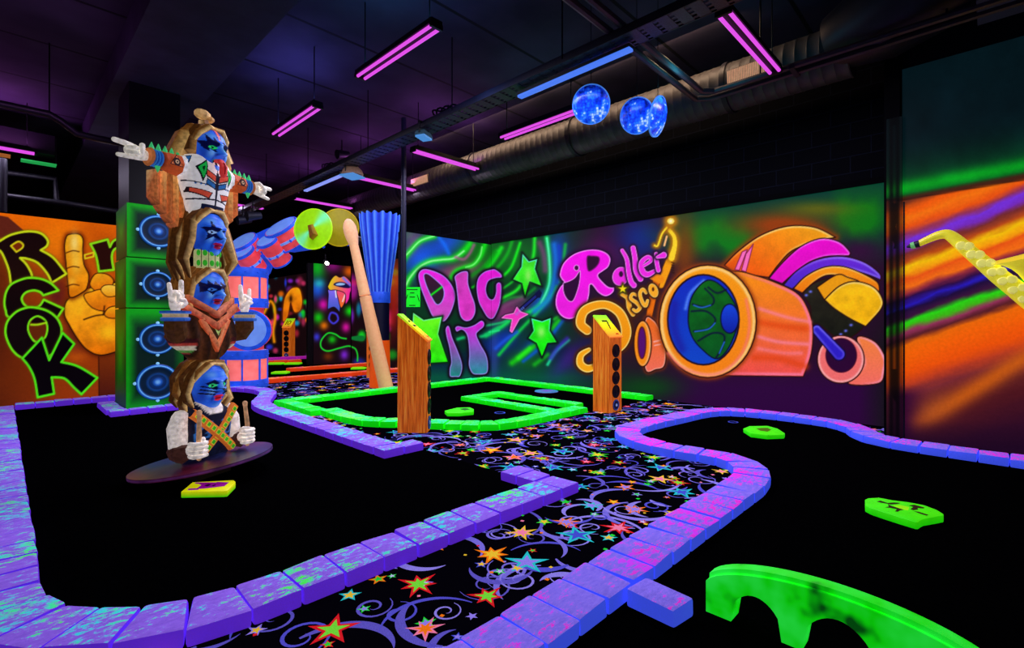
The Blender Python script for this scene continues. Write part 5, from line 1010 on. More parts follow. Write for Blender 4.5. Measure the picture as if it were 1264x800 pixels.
# ------------------------------------------------------------------ saxophone mounted on the wall
def sax():
    root = thing('saxophone', 'yellow saxophone mounted on the light beam mural at the right', 'saxophone', onX(1200, 318, XS-.07)); o0 = Vector(root.location); xs = XS-.075
    Q = lambda l, x=xs: [onX(a, c, x)-o0 for a, c in l]; ye = (240, 232, 52)
    b = MB(); b.tube(Q([(1119, 305), (1126, 303), (1135, 301)]), [.008, .03, .036], 12, (16, 30, 40)); b.tube(Q([(1124, 303.6), (1127, 303), (1129, 302.4)]), [.03, .034, .036], 12, (120, 210, 120)); b.obj('mouthpiece', M['paint'], root)
    b = MB(); b.tube([Vector(p) for p in [(v[0], v[1], v[2]) for v in Q([tuple(q) for q in cr([(1134, 301), (1148, 294.5), (1160, 290), (1170, 289.5), (1180, 296), (1195, 309), (1212, 323), (1232, 340), (1254, 357), (1276, 374), (1292, 383), (1304, 380), (1307, 366), (1300, 350), (1291, 338)], 5, False)])]], [.03+.0012*i for i in range(71)], 16, ye); b.obj('body_tube', M['saxy'], root)
    b = MB(); A, B_ = Q([(1290, 352)])[0], Q([(1273, 313)])[0]+Vector((-.06, 0, 0)); dr = (B_-A).normalized(); b.tube([A+(B_-A)*t for t in (0, .25, .5, .7, .85, .95, 1, .97)], [.1, .115, .135, .165, .205, .25, .275, .23], 28, ye); b.obj('bell', M['saxy'], root)
    rr = random.Random(4)
    for i, t in enumerate(np.linspace(.02, .98, 13)):
        pxx, pyy = 1186+(1268-1186)*t, 300+(366-300)*t; off = (-4, 4)[i % 2]*(.5+t*.5); c = onX(pxx+off*.6, pyy-off, xs-.05)-o0
        b = MB(); b.lathe([(.002, .03), (.03, .028), (.042, .015), (.042, 0)], 14, (250, 246, 120), T=Matrix.Translation(c) @ Matrix.Rotation(-math.pi/2, 4, 'Y')); b.obj('key', M['saxy'], root)
    for a_, b_ in (((1180, 299), (1196, 302)), ((1222, 341), (1236, 352)), ((1240, 353), (1262, 372))):
        b = MB(); p0, p1 = onX(*a_, xs-.03)-o0, onX(*b_, xs-.03)-o0; b.tube([p0, p1], .016, 8, ye); b.obj('key_guard', M['saxy'], root)
    b = MB(); p0 = onX(1161, 288, xs)-o0; b.ball(p0, .022, (10, 30, 30)); b.obj('octave_key', M['paint'], root)
M['saxy'] = vcol('yellow_brass_paint', .4, 1.0, .35, .5, var=.06)
sax()
# ------------------------------------------------------------------ giant drum kit arch
fac = Vector((-cA, -sA, 0))        # towards the viewpoint, horizontally
RZ = math.atan2(-cA, sA)+math.pi/2 # rotation that turns local -Y towards the viewpoint ... local frame: x right, y away, z up
RZ = math.atan2(-cA, sA)
def framed(name, label, cat, px0, py0, d, rz=0.0):
    p = D(px0, py0, d); p.z = 0; return thing(name, label, cat, (p.x, p.y, 0), RZ+rz)
DK = 9.25; sx = lambda px_, d=DK: (px_-302)*d/F; szz = lambda py_, d=DK: CAMH+(HY-py_)*d/F
def drum_shell(b, r, z0, z1, T=None): pass
def drum(parent, name, r, z0, z1, T=None, lugs=8, rim=.09, skin='drumskin', shell='drumpink', stripes=False):
    """upright drum built along z: shell, two rims, lugs, skin"""
    b = MB(); b.lathe([(r*.94, z0), (r*.95, z0), (r*.95, z1), (r*.94, z1)], 40, T=T); sh = b.obj('shell' if not name else name, M[shell], parent)
    for a, c in ((z0, z0+rim*(1 if not stripes else .6)), (z1-rim, z1)):
        b = MB(); b.lathe([(r*.9, a), (r*1.0, a), (r*1.02, a+.012), (r*1.02, c-.012), (r*1.0, c), (r*.9, c)], 40, T=T); 
        if not stripes:
            for k in range(12): an = k*math.pi/6; b.ball((math.cos(an)*r*1.02, math.sin(an)*r*1.02, (a+c)/2), .014, T=T)
        b.obj('rim', M['drumblue'], sh)
    if stripes:
        zm = (z0+z1-rim)/2; b = MB(); b.lathe([(r*.95, zm-.025), (r*.985, zm-.02), (r*.985, zm+.02), (r*.95, zm+.025)], 40, T=T, cap=False); b.obj('hoop', M['drumskin'], sh)
        for k in range(8): an = k*math.pi/4+.3; b = MB(); b.ball((math.cos(an)*r, math.sin(an)*r, zm), (.02, .02, .035), T=T); b.obj('tuning_lug', M['drumblue'], sh)
    else:
        for k in range(lugs):
            an = 2*math.pi*(k+.5)/lugs; b = MB(); b.box((math.cos(an)*r*.965, math.sin(an)*r*.965, (z0+z1)/2), (.03, .028, z1-z0-rim*2), rz=an, T=T); b.obj('lug_bar', M['drumblue'], sh, smooth=False)
    b = MB(); b.lathe([(.004, z1+.004), (r*.9, z1+.004), (r*.9, z1-.01)], 40, T=T); b.obj('drumskin', M[skin], sh)
    return sh
tower = framed('drum_tower', 'tower of giant glowing salmon drums with blue rims behind the totem', 'giant drums', 302, 478, DK)
r_ = 26*DK/F
drum(tower, 'lower_drum', r_, .01, szz(432), rim=.16); drum(tower, 'upper_drum', r_, szz(380), szz(332), rim=.17)
b = MB(); b.tube([(0, .02, szz(436)), (0, .02, szz(376))], r_*.8, 24); b.obj('core_shell', M['drumred'], tower)
T = Matrix.Translation((sx(317), -r_*.72, szz(407))) @ Matrix.Rotation(math.radians(14), 4, 'Z') @ Matrix.Rotation(math.pi/2, 4, 'X')
dr = MB(); rr0 = 24*DK/F
b = MB(); b.lathe([(rr0*.95, -.28), (rr0*.95, 0)], 40, T=T); sh = b.obj('bass_drum', M['drumred'], tower)
b = MB(); b.lathe([(rr0*.84, -.05), (rr0*1.0, -.05), (rr0*1.02, -.03), (rr0*1.02, .03), (rr0, .045), (rr0*.84, .045)], 40, T=T); b.obj('rim', M['drumblue'], sh)
b = MB(); b.lathe([(.004, .05), (rr0*.82, .05), (rr0*.85, .04)], 40, T=T); b.obj('drumskin', M['drumskin'], sh)
# tom drums climbing over the arch, on a blue board
tb = framed('tom_drum_board', 'blue bent board carrying small red and blue tom drums over the arch', 'giant drums', 302, 478, DK)
Q5 = Zm(270, 220, 5.496); loc5 = lambda pts, y=0.0: [(sx(a), y, szz(c)) for a, c in Q5(pts)]
b = MB(); out = [(60, 500), (150, 400), (300, 330), (420, 290), (520, 260), (600, 250), (620, 330), (600, 470), (470, 490), (380, 480), (330, 560), (300, 640), (40, 640), (20, 560)]
f_ = loc5(out, .16); k_ = loc5(out, .28); n = len(out); b.add(f_+k_, [tuple(range(n)), tuple(range(n, 2*n))[::-1]]+[(i, (i+1) % n, n+(i+1) % n, n+i) for i in range(n)]); b.obj('board', M['drumblue'], tb, smooth=False)
def tom(cx, cy, rx, ry, rot, L_, cdir, r=None, depth=-.06, rear=False):
    """tom with its head seen as an ellipse centred at (cx,cy) in the crop; body runs along cdir"""
    c = Vector(loc5([(cx, cy)], depth)[0]); sc5 = DK/F/5.496; ax = Vector((-cdir[0], 0, cdir[1]))  # image y is down
    R = rx*sc5; tilt = math.sin(min(1.35, math.asin(ry/rx)+.27)); nz = Vector((-math.sin(rot), 0, math.cos(rot)))*math.sqrt(max(0, 1-tilt*tilt)) + Vector((0, -1, 0))*tilt
    nz.normalize(); xx = Vector((0, 1, 0)).cross(nz).normalized(); yy = nz.cross(xx); T = Matrix.Translation(c) @ Matrix((xx, yy, nz)).transposed().to_4x4()
    return drum(tb, 'tom_drum', R, -L_*sc5/math.sqrt(max(.2, 1-tilt*tilt)), 0, T=T, rim=.055, shell='drumred', stripes=True)
tom(160, 425, 98, 42, math.radians(22), 95, (0, 1), depth=.0)
tom(412, 325, 118, 42, math.radians(26), 120, (0, 1), depth=.02)
tom(280, 432, 50, 22, math.radians(22), 60, (0, 1), depth=.05)
tom(192, 502, 74, 34, math.radians(20), 130, (.5, 1), depth=-.16); tom(352, 428, 72, 34, math.radians(20), 140, (.5, 1), depth=-.16)
def cymbal(label, px0, py0, rpx, d, tilt, c1, c2, bell):
    p = D(px0, py0, d); root = thing('giant_cymbal', label, 'giant cymbal', p, RZ); r = rpx*d/F
    T = Matrix.Rotation(math.radians(tilt), 4, 'Z') @ Matrix.Rotation(math.pi/2, 4, 'X')
    b = MB(); N_ = 64; prof = [(.004, .05), (r*.2, .048), (r*.5, .035), (r*.8, .015), (r*.93, .006), (r*.95, .012), (r, .008), (r*1.0, -.008), (r*.9, -.012)]
    b.lathe(prof, N_, T=T)
    cs = []
    for i in range(len(prof)):
        for k in range(N_):
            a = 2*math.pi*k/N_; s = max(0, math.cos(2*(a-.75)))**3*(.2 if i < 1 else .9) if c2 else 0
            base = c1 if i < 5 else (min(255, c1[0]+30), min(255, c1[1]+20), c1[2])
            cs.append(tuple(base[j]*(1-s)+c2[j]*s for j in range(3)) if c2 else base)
    b.c = cs; b.obj('cymbal_disc', M['paint_hi'], root)
    if bell:
        b = MB(); T2 = T @ Matrix.Translation((.03, -.06, .06)); b.add([(-.075, .125, .0), (0, .14, .0), (.1, -.06, .0), (.0, -.15, .0), (-.06, .1, .07), (-.01, .11, .07), (.06, -.05, .11), (.0, -.12, .11)], [(0, 1, 2, 3), (4, 7, 6, 5), (0, 4, 5, 1), (1, 5, 6, 2), (2, 6, 7, 3), (3, 7, 4, 0)], [(160, 120, 20)]*4+[(110, 66, 14)]*4, T=T2); b.obj('bell_peg', M['paint'], root, smooth=False)
    b = MB(); b.tube([(0, .03, 0), (0, .5, -.25)], .03, 8); b.obj('mount_arm', M['drumblue'], root)
cymbal('bright lime green giant cymbal with a brown peg on the drum arch', 386.5, 282.8, 25.4, DK-.35, -8, (150, 222, 10), (120, 250, 190), True)
cymbal('olive yellow giant cymbal behind the lime one', 419, 281, 23.5, DK+.1, 10, (150, 132, 12), None, False)
b = MB(); bt = framed('arch_beam', 'dark beam joining the cymbals to the drum arch', 'beam', 402, 478, DK+.35); b.tube([(sx(330)-sx(402), 0, szz(290)), (0, 0, szz(278)), (sx(462)-sx(402), .05, szz(300))], .09, 8); b.obj('beam', M['dark_metal'], bt)
# drumstick
ds = framed('giant_drumstick', 'giant pale wooden drumstick leaning against the blue brush', 'giant drumstick', 476, 480, DK-.35); kk = (DK-.35)/F
b = MB(); q = lambda px_, py_: ((px_-476)*kk, -.0, CAMH+(HY-py_)*kk)
b.tube([q(477, 480), q(463, 420), q(451, 366)], [8.6*kk, 8.2*kk, 7.0*kk], 20, (236, 172, 120)); b.tube([q(450.5, 364.5), q(442, 325), q(436, 299)], [6.8*kk, 5.8*kk, 5.2*kk], 20, (240, 180, 128)); b.obj('shaft', M['paint'], ds)
b = MB(); dr_ = (Vector(q(429, 270))-Vector(q(437, 303))); b.tube([Vector(q(437, 303))+dr_*t for t in (0, .12, .3, .5, .7, .85, .95, 1.0)], [5.2*kk, 6.2*kk, 7.6*kk, 8.2*kk, 7.8*kk, 6*kk, 3.6*kk, .8*kk], 20, (246, 188, 138)); b.obj('tip', M['paint'], ds)
# brush
bb = framed('giant_drum_brush', 'giant blue fanned drum brush with black and orange handle standing upright', 'giant drum brush', 469, 478, DK+.1); kb = (DK+.1)/F; q = lambda py_: CAMH+(HY-py_)*kb
b = MB(); n = 96; rows = [(276-0, 22.8), (268, 23.4), (290, 22.2), (320, 18.2), (345, 14.6), (362, 12.4)]; rows = [(266, 23.6), (272, 23.4), (290, 21.6), (320, 17.6), (345, 14.4), (361, 12.4)]
vs, cs = [], []
for i, (py_, r) in enumerate(rows):
    for k in range(n):
        a = 2*math.pi*k/n; fl = 1+.055*math.cos(16*a)*(1 if i < 4 else .4); t = .5+.5*math.cos(16*a)
        vs.append((math.cos(a)*r*kb*fl, math.sin(a)*r*kb*fl, q(py_)+(.02*math.cos(16*a) if i == 0 else 0))); cs.append((20+70*t**3, 50+90*t**2, 190+55*t))
b.add(vs, [(i*n+k, i*n+(k+1) % n, (i+1)*n+(k+1) % n, (i+1)*n+k) for i in range(len(rows)-1) for k in range(n)]+[tuple(range(n)), tuple(range((len(rows)-1)*n, len(rows)*n))[::-1]], cs); b.obj('brush_fan', M['paint_hi'], bb, auto=80)
b = MB(); b.lathe([(12*kb, q(374)), (12.6*kb, q(373)), (12.6*kb, q(361)), (12*kb, q(360))], 28); b.obj('ferrule', M['drumblue'], bb)
b = MB(); b.lathe([(11.4*kb, q(422)), (11.2*kb, q(374))], 28, (10, 10, 40)); b.obj('black_grip', M['paint'], bb)
b = MB(); b.lathe([(12.8*kb, 0), (11.6*kb, q(420))], 28, (232, 84, 16)); b.obj('orange_handle', M['paint_hi'], bb)
# ------------------------------------------------------------------ carved rocker totem (local -Y is the front)
tp = D(252, 567, 4.0); TZ = .01; TR = math.radians(25.8)
totem = thing('rocker_totem', 'tall carved totem of four blue faced rockers standing on a round dark disc', 'totem', (tp.x, tp.y, TZ), TR)
def inpoly(px_, pz_, poly):
    r = False; n = len(poly)
    for i in range(n):
        ax, ay = poly[i]; bx, by = poly[(i+1) % n]
        if (ay > pz_) != (by > pz_) and px_ < (bx-ax)*(pz_-ay)/(by-ay)+ax: r = not r
    return r
def loft(name, secs, colf, dispf=None, nu=72, nv=60, ex=2.4, mat='carve', parent=None, auto=60):
    """closed carved body: sections (z, half width, half depth, y centre); colour by (x, z, frontness)"""
    zz = [s_[0] for s_ in secs]; b = MB(); vs, cs = [], []; Z_ = np.linspace(zz[0], zz[-1], nv+1)
    for z in Z_:
        hw, hd, yc = [np.interp(z, zz, [s_[k] for s_ in secs]) for k in (1, 2, 3)]
        for k in range(nu):
            a = 2*math.pi*k/nu; ct, st = math.cos(a), math.sin(a)
            x = hw*math.copysign(abs(ct)**(2/ex), ct); y = hd*math.copysign(abs(st)**(2/ex), st); fr = max(0, -st)
            if dispf: y -= dispf(x, z)*fr
            vs.append((x, y+yc, z)); cs.append(colf(x, z, -st))
    fs = [(j*nu+k, j*nu+(k+1) % nu, (j+1)*nu+(k+1) % nu, (j+1)*nu+k) for j in range(nv) for k in range(nu)]
    fs += [tuple(range(nu))[::-1], tuple(range(nv*nu, (nv+1)*nu))]
    b.add(vs, fs, cs); return b.obj(name, M[mat], parent or totem, auto=auto)
NAVY, BLUE, LBL = (4, 8, 60), (28, 92, 224), (150, 208, 255)
def g2(x, z, cx, cz, sx_, sz_): return math.exp(-((x-cx)/sx_)**2-((z-cz)/sz_)**2)
def face(zc, yc, w=.128, h=.175, patches=(), eyes=(60, 230, 130), lips=(150, 20, 50), mouth_open=False, extra=()):
    pr = [(-1, .34), (-.93, .5), (-.75, .68), (-.5, .84), (-.2, .95), (.1, 1.0), (.45, .97), (.7, .84), (.88, .62), (1, .36)]
    secs = [(zc+t*h, w*p, w*1.02*(p*.85+.15), yc) for t, p in pr]
    def disp(x, z):
        X, Z = x/w, (z-zc)/h
        d = .07*math.exp(-(X/.20)**2)*max(0, min(1, (.32-Z)/.5))*(1 if Z > -.24 else max(0, 1-(-.24-Z)/.06)) + .02*g2(abs(X), Z, .17, -.2, .12, .1)
        d += .022*math.exp(-((Z-.27-.06*abs(X))/.09)**2)*(1 if abs(X) < .8 else 0) - .026*g2(abs(X), Z, .4, .07, .22, .13) + .02*g2(abs(X), Z, .52, -.22, .24, .2)
        if not mouth_open: d += .026*g2(X, Z, 0, -.44, .3, .055)+.026*g2(X, Z, 0, -.57, .26, .055)-.012*g2(X, Z, 0, -.505, .3, .02)
        else: d -= .03*g2(X, Z, 0, -.52, .3, .12)
        d += .024*g2(X, Z, 0, -.84, .34, .14); d += .012*g2(abs(X), Z, .4, .07, .12, .06)
        return d
    def colr(x, z, f):
        X, Z = x/w, (z-zc)/h
        if f < -.15: return (22, 12, 6)
        c = np.array(BLUE, float)
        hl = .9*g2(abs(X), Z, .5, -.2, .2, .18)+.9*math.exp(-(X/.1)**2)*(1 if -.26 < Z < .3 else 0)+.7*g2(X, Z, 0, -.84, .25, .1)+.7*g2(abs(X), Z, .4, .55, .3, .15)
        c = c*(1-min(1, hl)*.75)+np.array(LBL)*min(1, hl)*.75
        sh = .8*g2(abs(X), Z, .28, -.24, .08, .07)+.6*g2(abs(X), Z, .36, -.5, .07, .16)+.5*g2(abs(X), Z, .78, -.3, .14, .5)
        c = c*(1-min(1, sh))+np.array((6, 24, 120))*min(1, sh)  # highlights and crease shading mixed into the face colour
        for cc, pl in patches:
            if inpoly(X, Z, pl): c = np.array(cc, float)
        if math.hypot((abs(X)-.4)/.19, (Z-.07)/.075) < 1: c = np.array(eyes, float)
        if math.hypot((abs(X)-.4)/.06, (Z-.07)/.06) < 1: c = np.array((8, 20, 30), float)
        if not mouth_open and (math.hypot(X/.33, (Z+.44)/.075) < 1 or math.hypot(X/.28, (Z+.57)/.075) < 1): c = np.array(lips, float)*(.45 if abs(Z+.505) < .02 else 1)
        if mouth_open and math.hypot(X/.36, (Z+.5)/.14) < 1: c = np.array((10, 6, 30) if math.hypot(X/.3, (Z+.5)/.09) < 1 else (20, 110, 160), float)
        for cc, pl in extra:
            if inpoly(X, Z, pl): c = np.array(cc, float)
        return tuple(c)
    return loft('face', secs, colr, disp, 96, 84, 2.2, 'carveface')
TAN, BRN, DBR = (246, 204, 130), (142, 86, 34), (46, 24, 10)
def lock(b, pts, r, flat=.6, c=BRN, ridge=TAN):
    q = [Vector(p) for p in pts]; b.tube(q, r, 6, [tuple(v*(1-.35*i/len(q)) for v in c) for i in range(len(q))], flat=flat, ridge=ridge)
def hair(zc, yc, w, h, dn, spread, tails=True, ls=4):
    b = MB(); rr = random.Random(int(zc*1000)); b.ball((0, yc+.07, zc+.02), (w*1.14, w*1.1, h*1.08), DBR, n=10, k=7)
    for s in (-1, 1):
        for i in range(ls):
            t = i/max(1, ls-1); y = yc-.035+.15*t; j = lambda a=.014: rr.uniform(-a, a); rad = rr.uniform(.036, .056)
            pts = [(s*.012, y+.0, zc+h*1.08), (s*(w*.62)+j(), y-.02*(1-t), zc+h*(.95-.06*t)+j()), (s*(w*1.08)+j(), y+j(), zc+h*.4+j()), (s*(w*1.12+spread*.35)+j(.02), y+j(), zc-h*.25)]
            if tails: e = rr.uniform(.75, 1.05); pts += [(s*(w*1.1+spread*(1-.25*t))+j(.02), y-.02+j(), zc-dn*.62*e), (s*(w*.92+spread*.5)+j(.02), y-.01, zc-dn*e)]
            lock(b, pts, [rad*.8, rad, rad*1.08, rad]+([rad*.9, .012] if tails else [])[:2], .8, c=rr.choice([BRN, (134, 82, 34), (92, 52, 20)]), ridge=rr.choice([TAN, (224, 182, 116), (186, 134, 70)]))
        lock(b, [(s*-.02, yc-.085, zc+h*1.04), (s*w*.45, yc-.115, zc+h*.98), (s*w*.9, yc-.09, zc+h*.66), (s*w*1.1, yc-.04, zc+h*.2)], [.022, .036, .036, .02], .7, c=(140, 88, 38))
    return b.obj('hair', M['carve'], totem, smooth=False)
CREAM = (248, 236, 226)
def horn_hand(T, name='horn_hand', s=1.0, c=CREAM):
    b = MB(); m = 1 if s > 0 else -1
    b.tube([(0, 0, -.02), (0, 0, .02), (0, -.004, .07), (0, -.002, .1)], [.032, .046, .054, .048], 12, c, flat=.55, T=T, round_ends=True)
    b.tube([(-.037*m, 0, .085), (-.041*m, -.004, .14), (-.044*m, 0, .205)], [.0185, .0185, .0165], 10, c, T=T, round_ends=True)
    b.tube([(.037*m, 0, .08), (.044*m, -.004, .125), (.05*m, 0, .18)], [.0165, .0165, .0145], 10, c, T=T, round_ends=True)
    for k, x in enumerate((-.013*m, .013*m)):
        b.tube([(x, -.002, .085), (x, -.024, .122-.006*k), (x, -.052, .1-.006*k), (x, -.046, .058)], [.0165, .0165, .0155, .0145], 10, c, T=T, round_ends=True)
    b.tube([(-.044*m, -.008, .02), (-.052*m, -.036, .042), (-.022*m, -.062, .062), (.012*m, -.064, .064)], [.018, .018, .016, .014], 10, c, T=T, round_ends=True)
    return b.obj(name, M['carve'], totem)
def z_(py_, d=4.0): return CAMH+(HY-py_)*d/F-TZ
# disc and pedestal
FA = Vector((cA, sA, 0)); FA.rotate(Matrix.Rotation(-TR, 3, 'Z')); TD = Matrix.Translation((0, 0, z_(567))) @ Matrix.Rotation(math.radians(-7.2), 4, FA)
b = MB(); R = .50; cc = []
b.lathe([(.01, .05), (.12, .045), (.2, .02), (.35, .012), (.5, .004), (R, -.01), (R, -.022), (.4, -.012), (.01, .0)], 64, T=TD)
for i in range(9):
    for k in range(64):
        a = 2*math.pi*k/64; q = .5+.5*math.sin(a*2+.6); cc.append((24+70*q*(i > 2), 16+20*(1-q), 46+40*(1-q)) if i != 5 else (120, 60, 130))
b.c = cc; b.obj('base_disc', M['disc'] if 'disc' in M else M.setdefault('disc', vcol('dark_vinyl_paint', .22, .6, .3, .5, var=.5, scale=9)), totem)
b = MB(); b.box((0, 0, .055), (.3, .24, .11), (20, 16, 8)); b.obj('pedestal', M['paint'], totem, smooth=False, bevel=.01)
# ---- bottom figure: whiskered drummer
z4 = z_(476)
STRAP = (226, 120, 46)
def shirt(x, z, f):
    if abs(x) > .18: return (30, 24, 40)
    if f > .1:
        for cx in (-.1, .1):
            q = max(abs(x-cx), abs(z-.37)*.8)
            if q < .065 and int(q/.0125) % 2 == 0 and q > .01: return (46, 110, 190)
        if z > .5 and abs(x) < .06+(z-.5)*.5: return CREAM
    return (14, 20, 44)
loft('torso', [(.13, .17, .13, 0), (.25, .185, .14, 0), (.4, .205, .145, 0), (.5, .2, .135, .0), (.56, .13, .1, .0), (.62, .08, .08, .0)], shirt, None, 64, 44)
for s in (-1, 1):
    b = MB(); b.tube([(s*.2, .0, .5), (s*.235, -.01, .42), (s*.245, -.03, .27)], [.06, .07, .062], 12, CREAM, round_ends=True); b.obj('upper_arm', M['carve'], totem)
    hx, hy, hz = (-.255, -.235, .285) if s < 0 else (.2, -.215, .285)
    b = MB(); b.tube([(s*.25, -.02, .245), (s*.26, -.09, .235), ((hx+s*.26)/2, -.15, .26)], [.068, .07, .055], 8, (70, 40, 34), round_ends=True); b.obj('arm_cuff', M['carve'], totem, smooth=False)
    b = MB(); b.tube([((hx+s*.25)/2, -.15, .265), (hx, -.2, .275), (hx, -.235, .28)], [.04, .05, .042], 12, CREAM, round_ends=True)
    for k in range(4):
        zk = hz+.045-.03*k; b.tube([(hx+s*.045, hy+.015, zk), (hx+s*.05, hy-.03, zk), (hx+s*.01, hy-.06, zk), (hx-s*.04, hy-.045, zk), (hx-s*.05, hy-.012, zk)], [.0165, .0175, .0165-.001*k, .0155, .013], 10, CREAM, round_ends=True)
    b.tube([(hx-s*.03, hy+.02, hz+.05), (hx-s*.035, hy-.02, hz+.07), (hx-s*.01, hy-.045, hz+.068)], [.018, .017, .014], 10, CREAM, round_ends=True); b.obj('gripping_hand', M['carve'], totem)
    b = MB(); b.tube([(hx, hy-.02, hz-.07), (hx, hy-.02, hz+.1), (hx-s*.01, hy-.01, hz+.24), (hx-s*.012, hy-.008, hz+.275)], [.017, .018, .015, .02], 12, (196, 150, 110), round_ends=True); b.obj('drumstick', M['carve'], totem)
def belt(p0, p1, bulge, y0):
    root_b = MB(); n = 18; vs = []; a = Vector(p0); c = Vector(p1); t = (c-a).normalized(); nrm_ = Vector((-t.z, 0, t.x)); W = .034
    for i in range(n+1):
        p = a+(c-a)*i/n; y = y0-bulge*math.sin(math.pi*(i/n*.8+.1)); 
        for wv, dy in ((-W, .02), (-W, -.006), (-W*.72, -.014), (W*.72, -.014), (W, -.006), (W, .02)): q = p+nrm_*wv; vs.append((q.x, y+dy, q.z))
    root_b.add(vs, [(i*6+k, i*6+k+1, i*6+k+7, i*6+k+6) for i in range(n) for k in range(5)], STRAP)
    for i in range(1, n, 2):
        p = a+(c-a)*(i+.5)/n; y = y0-bulge*math.sin(math.pi*((i+.5)/n*.8+.1))-.017; s_ = .02
        for r_1, col_, dy in ((s_, (220, 214, 60), 0), (s_*.68, (60, 190, 40), -.002)):
            root_b.add([tuple(p+t*u*r_1+nrm_*v*r_1+Vector((0, y+dy, 0))-Vector((0, p.y, 0))) for u, v in ((-1, -1), (1, -1), (1, 1), (-1, 1))], [(0, 1, 2, 3)], col_)
    root_b.obj('studded_belt', M['carvehi'], totem, smooth=False)
M['carvehi'] = vcol('bright_carving_paint', .4, .9, .6, .2, var=.15, scale=45, bump=.2)
belt((-.21, 0, .54), (.15, 0, .2), .045, -.115); belt((.19, 0, .54), (-.12, 0, .2), .035, -.105)
STK = lambda s, z0, z1: [(s*.16, z0), (s*.95, z0+.1), (s*.95, z0+.15), (s*.16, z0+.06)]
wh = [( (4, 6, 24), [(s*.24, -.2+k*.12-.06), (s*.9, -.12+k*.16), (s*.9, -.06+k*.16), (s*.24, -.15+k*.12-.05)]) for s in (-1, 1) for k in (-1, 0, 1)]
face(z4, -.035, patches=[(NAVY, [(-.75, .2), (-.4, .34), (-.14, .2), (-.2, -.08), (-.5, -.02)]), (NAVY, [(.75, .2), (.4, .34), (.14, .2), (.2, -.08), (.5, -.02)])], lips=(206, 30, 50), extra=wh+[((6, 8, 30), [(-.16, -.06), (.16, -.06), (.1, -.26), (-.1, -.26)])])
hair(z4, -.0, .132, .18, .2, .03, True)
# ---- third figure: caped rocker with raised horn hands
z3 = z_(360)
def cape(x, z, f):
    e = (1.10-z)/.14
    if .0 < e < 1.0 and abs(x) > .16:
        return [(60, 20, 24), (176, 60, 50), (220, 206, 180), (90, 150, 70), (150, 50, 50)][min(4, int(e*5))]
    k = .5+.5*math.sin(x*70+z*9); return (40+50*k, 22+26*k, 12+12*k)
loft('cape', [(.93, .1, .1, 0), (.99, .17, .12, 0), (1.05, .26, .13, .0), (1.12, .31, .13, .0), (1.2, .27, .12, 0), (1.3, .2, .115, 0), (1.37, .14, .1, 0), (1.42, .08, .08, 0)], cape, lambda x, z: .03*math.sin(x*70)*.4, 72, 44)
b = MB()
for (w_, zt, zb, y, cc, cw) in ((.24, 1.33, 1.17, -.125, (190, 74, 46), .055), (.2, 1.39, 1.26, -.13, (150, 60, 40), .05)):
    for s in (-1, 1):
        b.add([(0, y-.035, zb), (s*w_, y+.03, zt), (s*w_*1.02, y+.04, zt+cw), (0, y-.03, zb+cw), (0, y+.02, zb), (s*w_, y+.08, zt), (s*w_*1.02, y+.08, zt+cw), (0, y+.02, zb+cw)], [(0, 1, 2, 3), (4, 7, 6, 5), (0, 4, 5, 1), (3, 2, 6, 7), (1, 5, 6, 2), (0, 3, 7, 4)], [cc, cc, (226, 130, 90), (226, 130, 90)]*2)
for s in (-1, 1):
    b.add([(0, -.15, .99), (s*.14, -.125, 1.24), (s*.105, -.13, 1.26), (0, -.155, 1.07), (0, -.1, .99), (s*.14, -.08, 1.24), (s*.105, -.08, 1.26), (0, -.1, 1.07)], [(0, 1, 2, 3), (4, 7, 6, 5), (0, 4, 5, 1), (3, 2, 6, 7), (1, 5, 6, 2), (0, 3, 7, 4)], [(214, 92, 50), (214, 92, 50), (236, 150, 100), (236, 150, 100)]*2)
b.add([(0, -.152, 1.12), (.03, -.148, 1.18), (0, -.156, 1.155), (-.03, -.148, 1.18)], [(0, 1, 2), (0, 2, 3)], (190, 210, 120))
b.obj('chevron_collar', M['carve'], totem, smooth=False)
face(z3, -.03, w=.122, h=.162, patches=[(NAVY, [(-.95, .5), (-.7, .3), (-.62, .55), (-.4, .32), (-.2, .5), (0, .26), (.2, .5), (.4, .32), (.62, .55), (.7, .3), (.95, .5), (.9, -.08), (.62, -.0), (.45, -.2), (.2, -.02), (0, .08), (-.2, -.02), (-.45, -.2), (-.62, .0), (-.9, -.08)])], eyes=(60, 120, 220), lips=(140, 20, 40))
hair(z3, .0, .126, .17, .16, .02, True)
for s in (-1, 1):
    fx_, fy_ = s*.31, -.09
    b = MB(); b.tube([(s*.24, -.02, 1.12), (s*.285, -.07, 1.14), (fx_, fy_, 1.19), (fx_, fy_, 1.25)], [.06, .075, .075, .07], 8, (74, 44, 22), round_ends=True); b.obj('sleeve', M['carve'], totem, smooth=False)
    b = MB(); b.lathe([(.06, 1.235), (.092, 1.24), (.095, 1.262), (.08, 1.268), (.082, 1.29), (.1, 1.295), (.1, 1.312), (.06, 1.315)], 8, [(20, 40, 90), (40, 90, 190), (60, 120, 220), (190, 160, 120), (210, 190, 150), (60, 120, 220), (30, 70, 170), (20, 40, 90)], T=Matrix.Translation((fx_, fy_, 0))); b.obj('wrist_cuff', M['carvehi'], totem, smooth=False)
    horn_hand(Matrix.Translation((fx_, fy_, 1.33)) @ Matrix.Scale(1.0, 4), s=1 if s > 0 else -1)
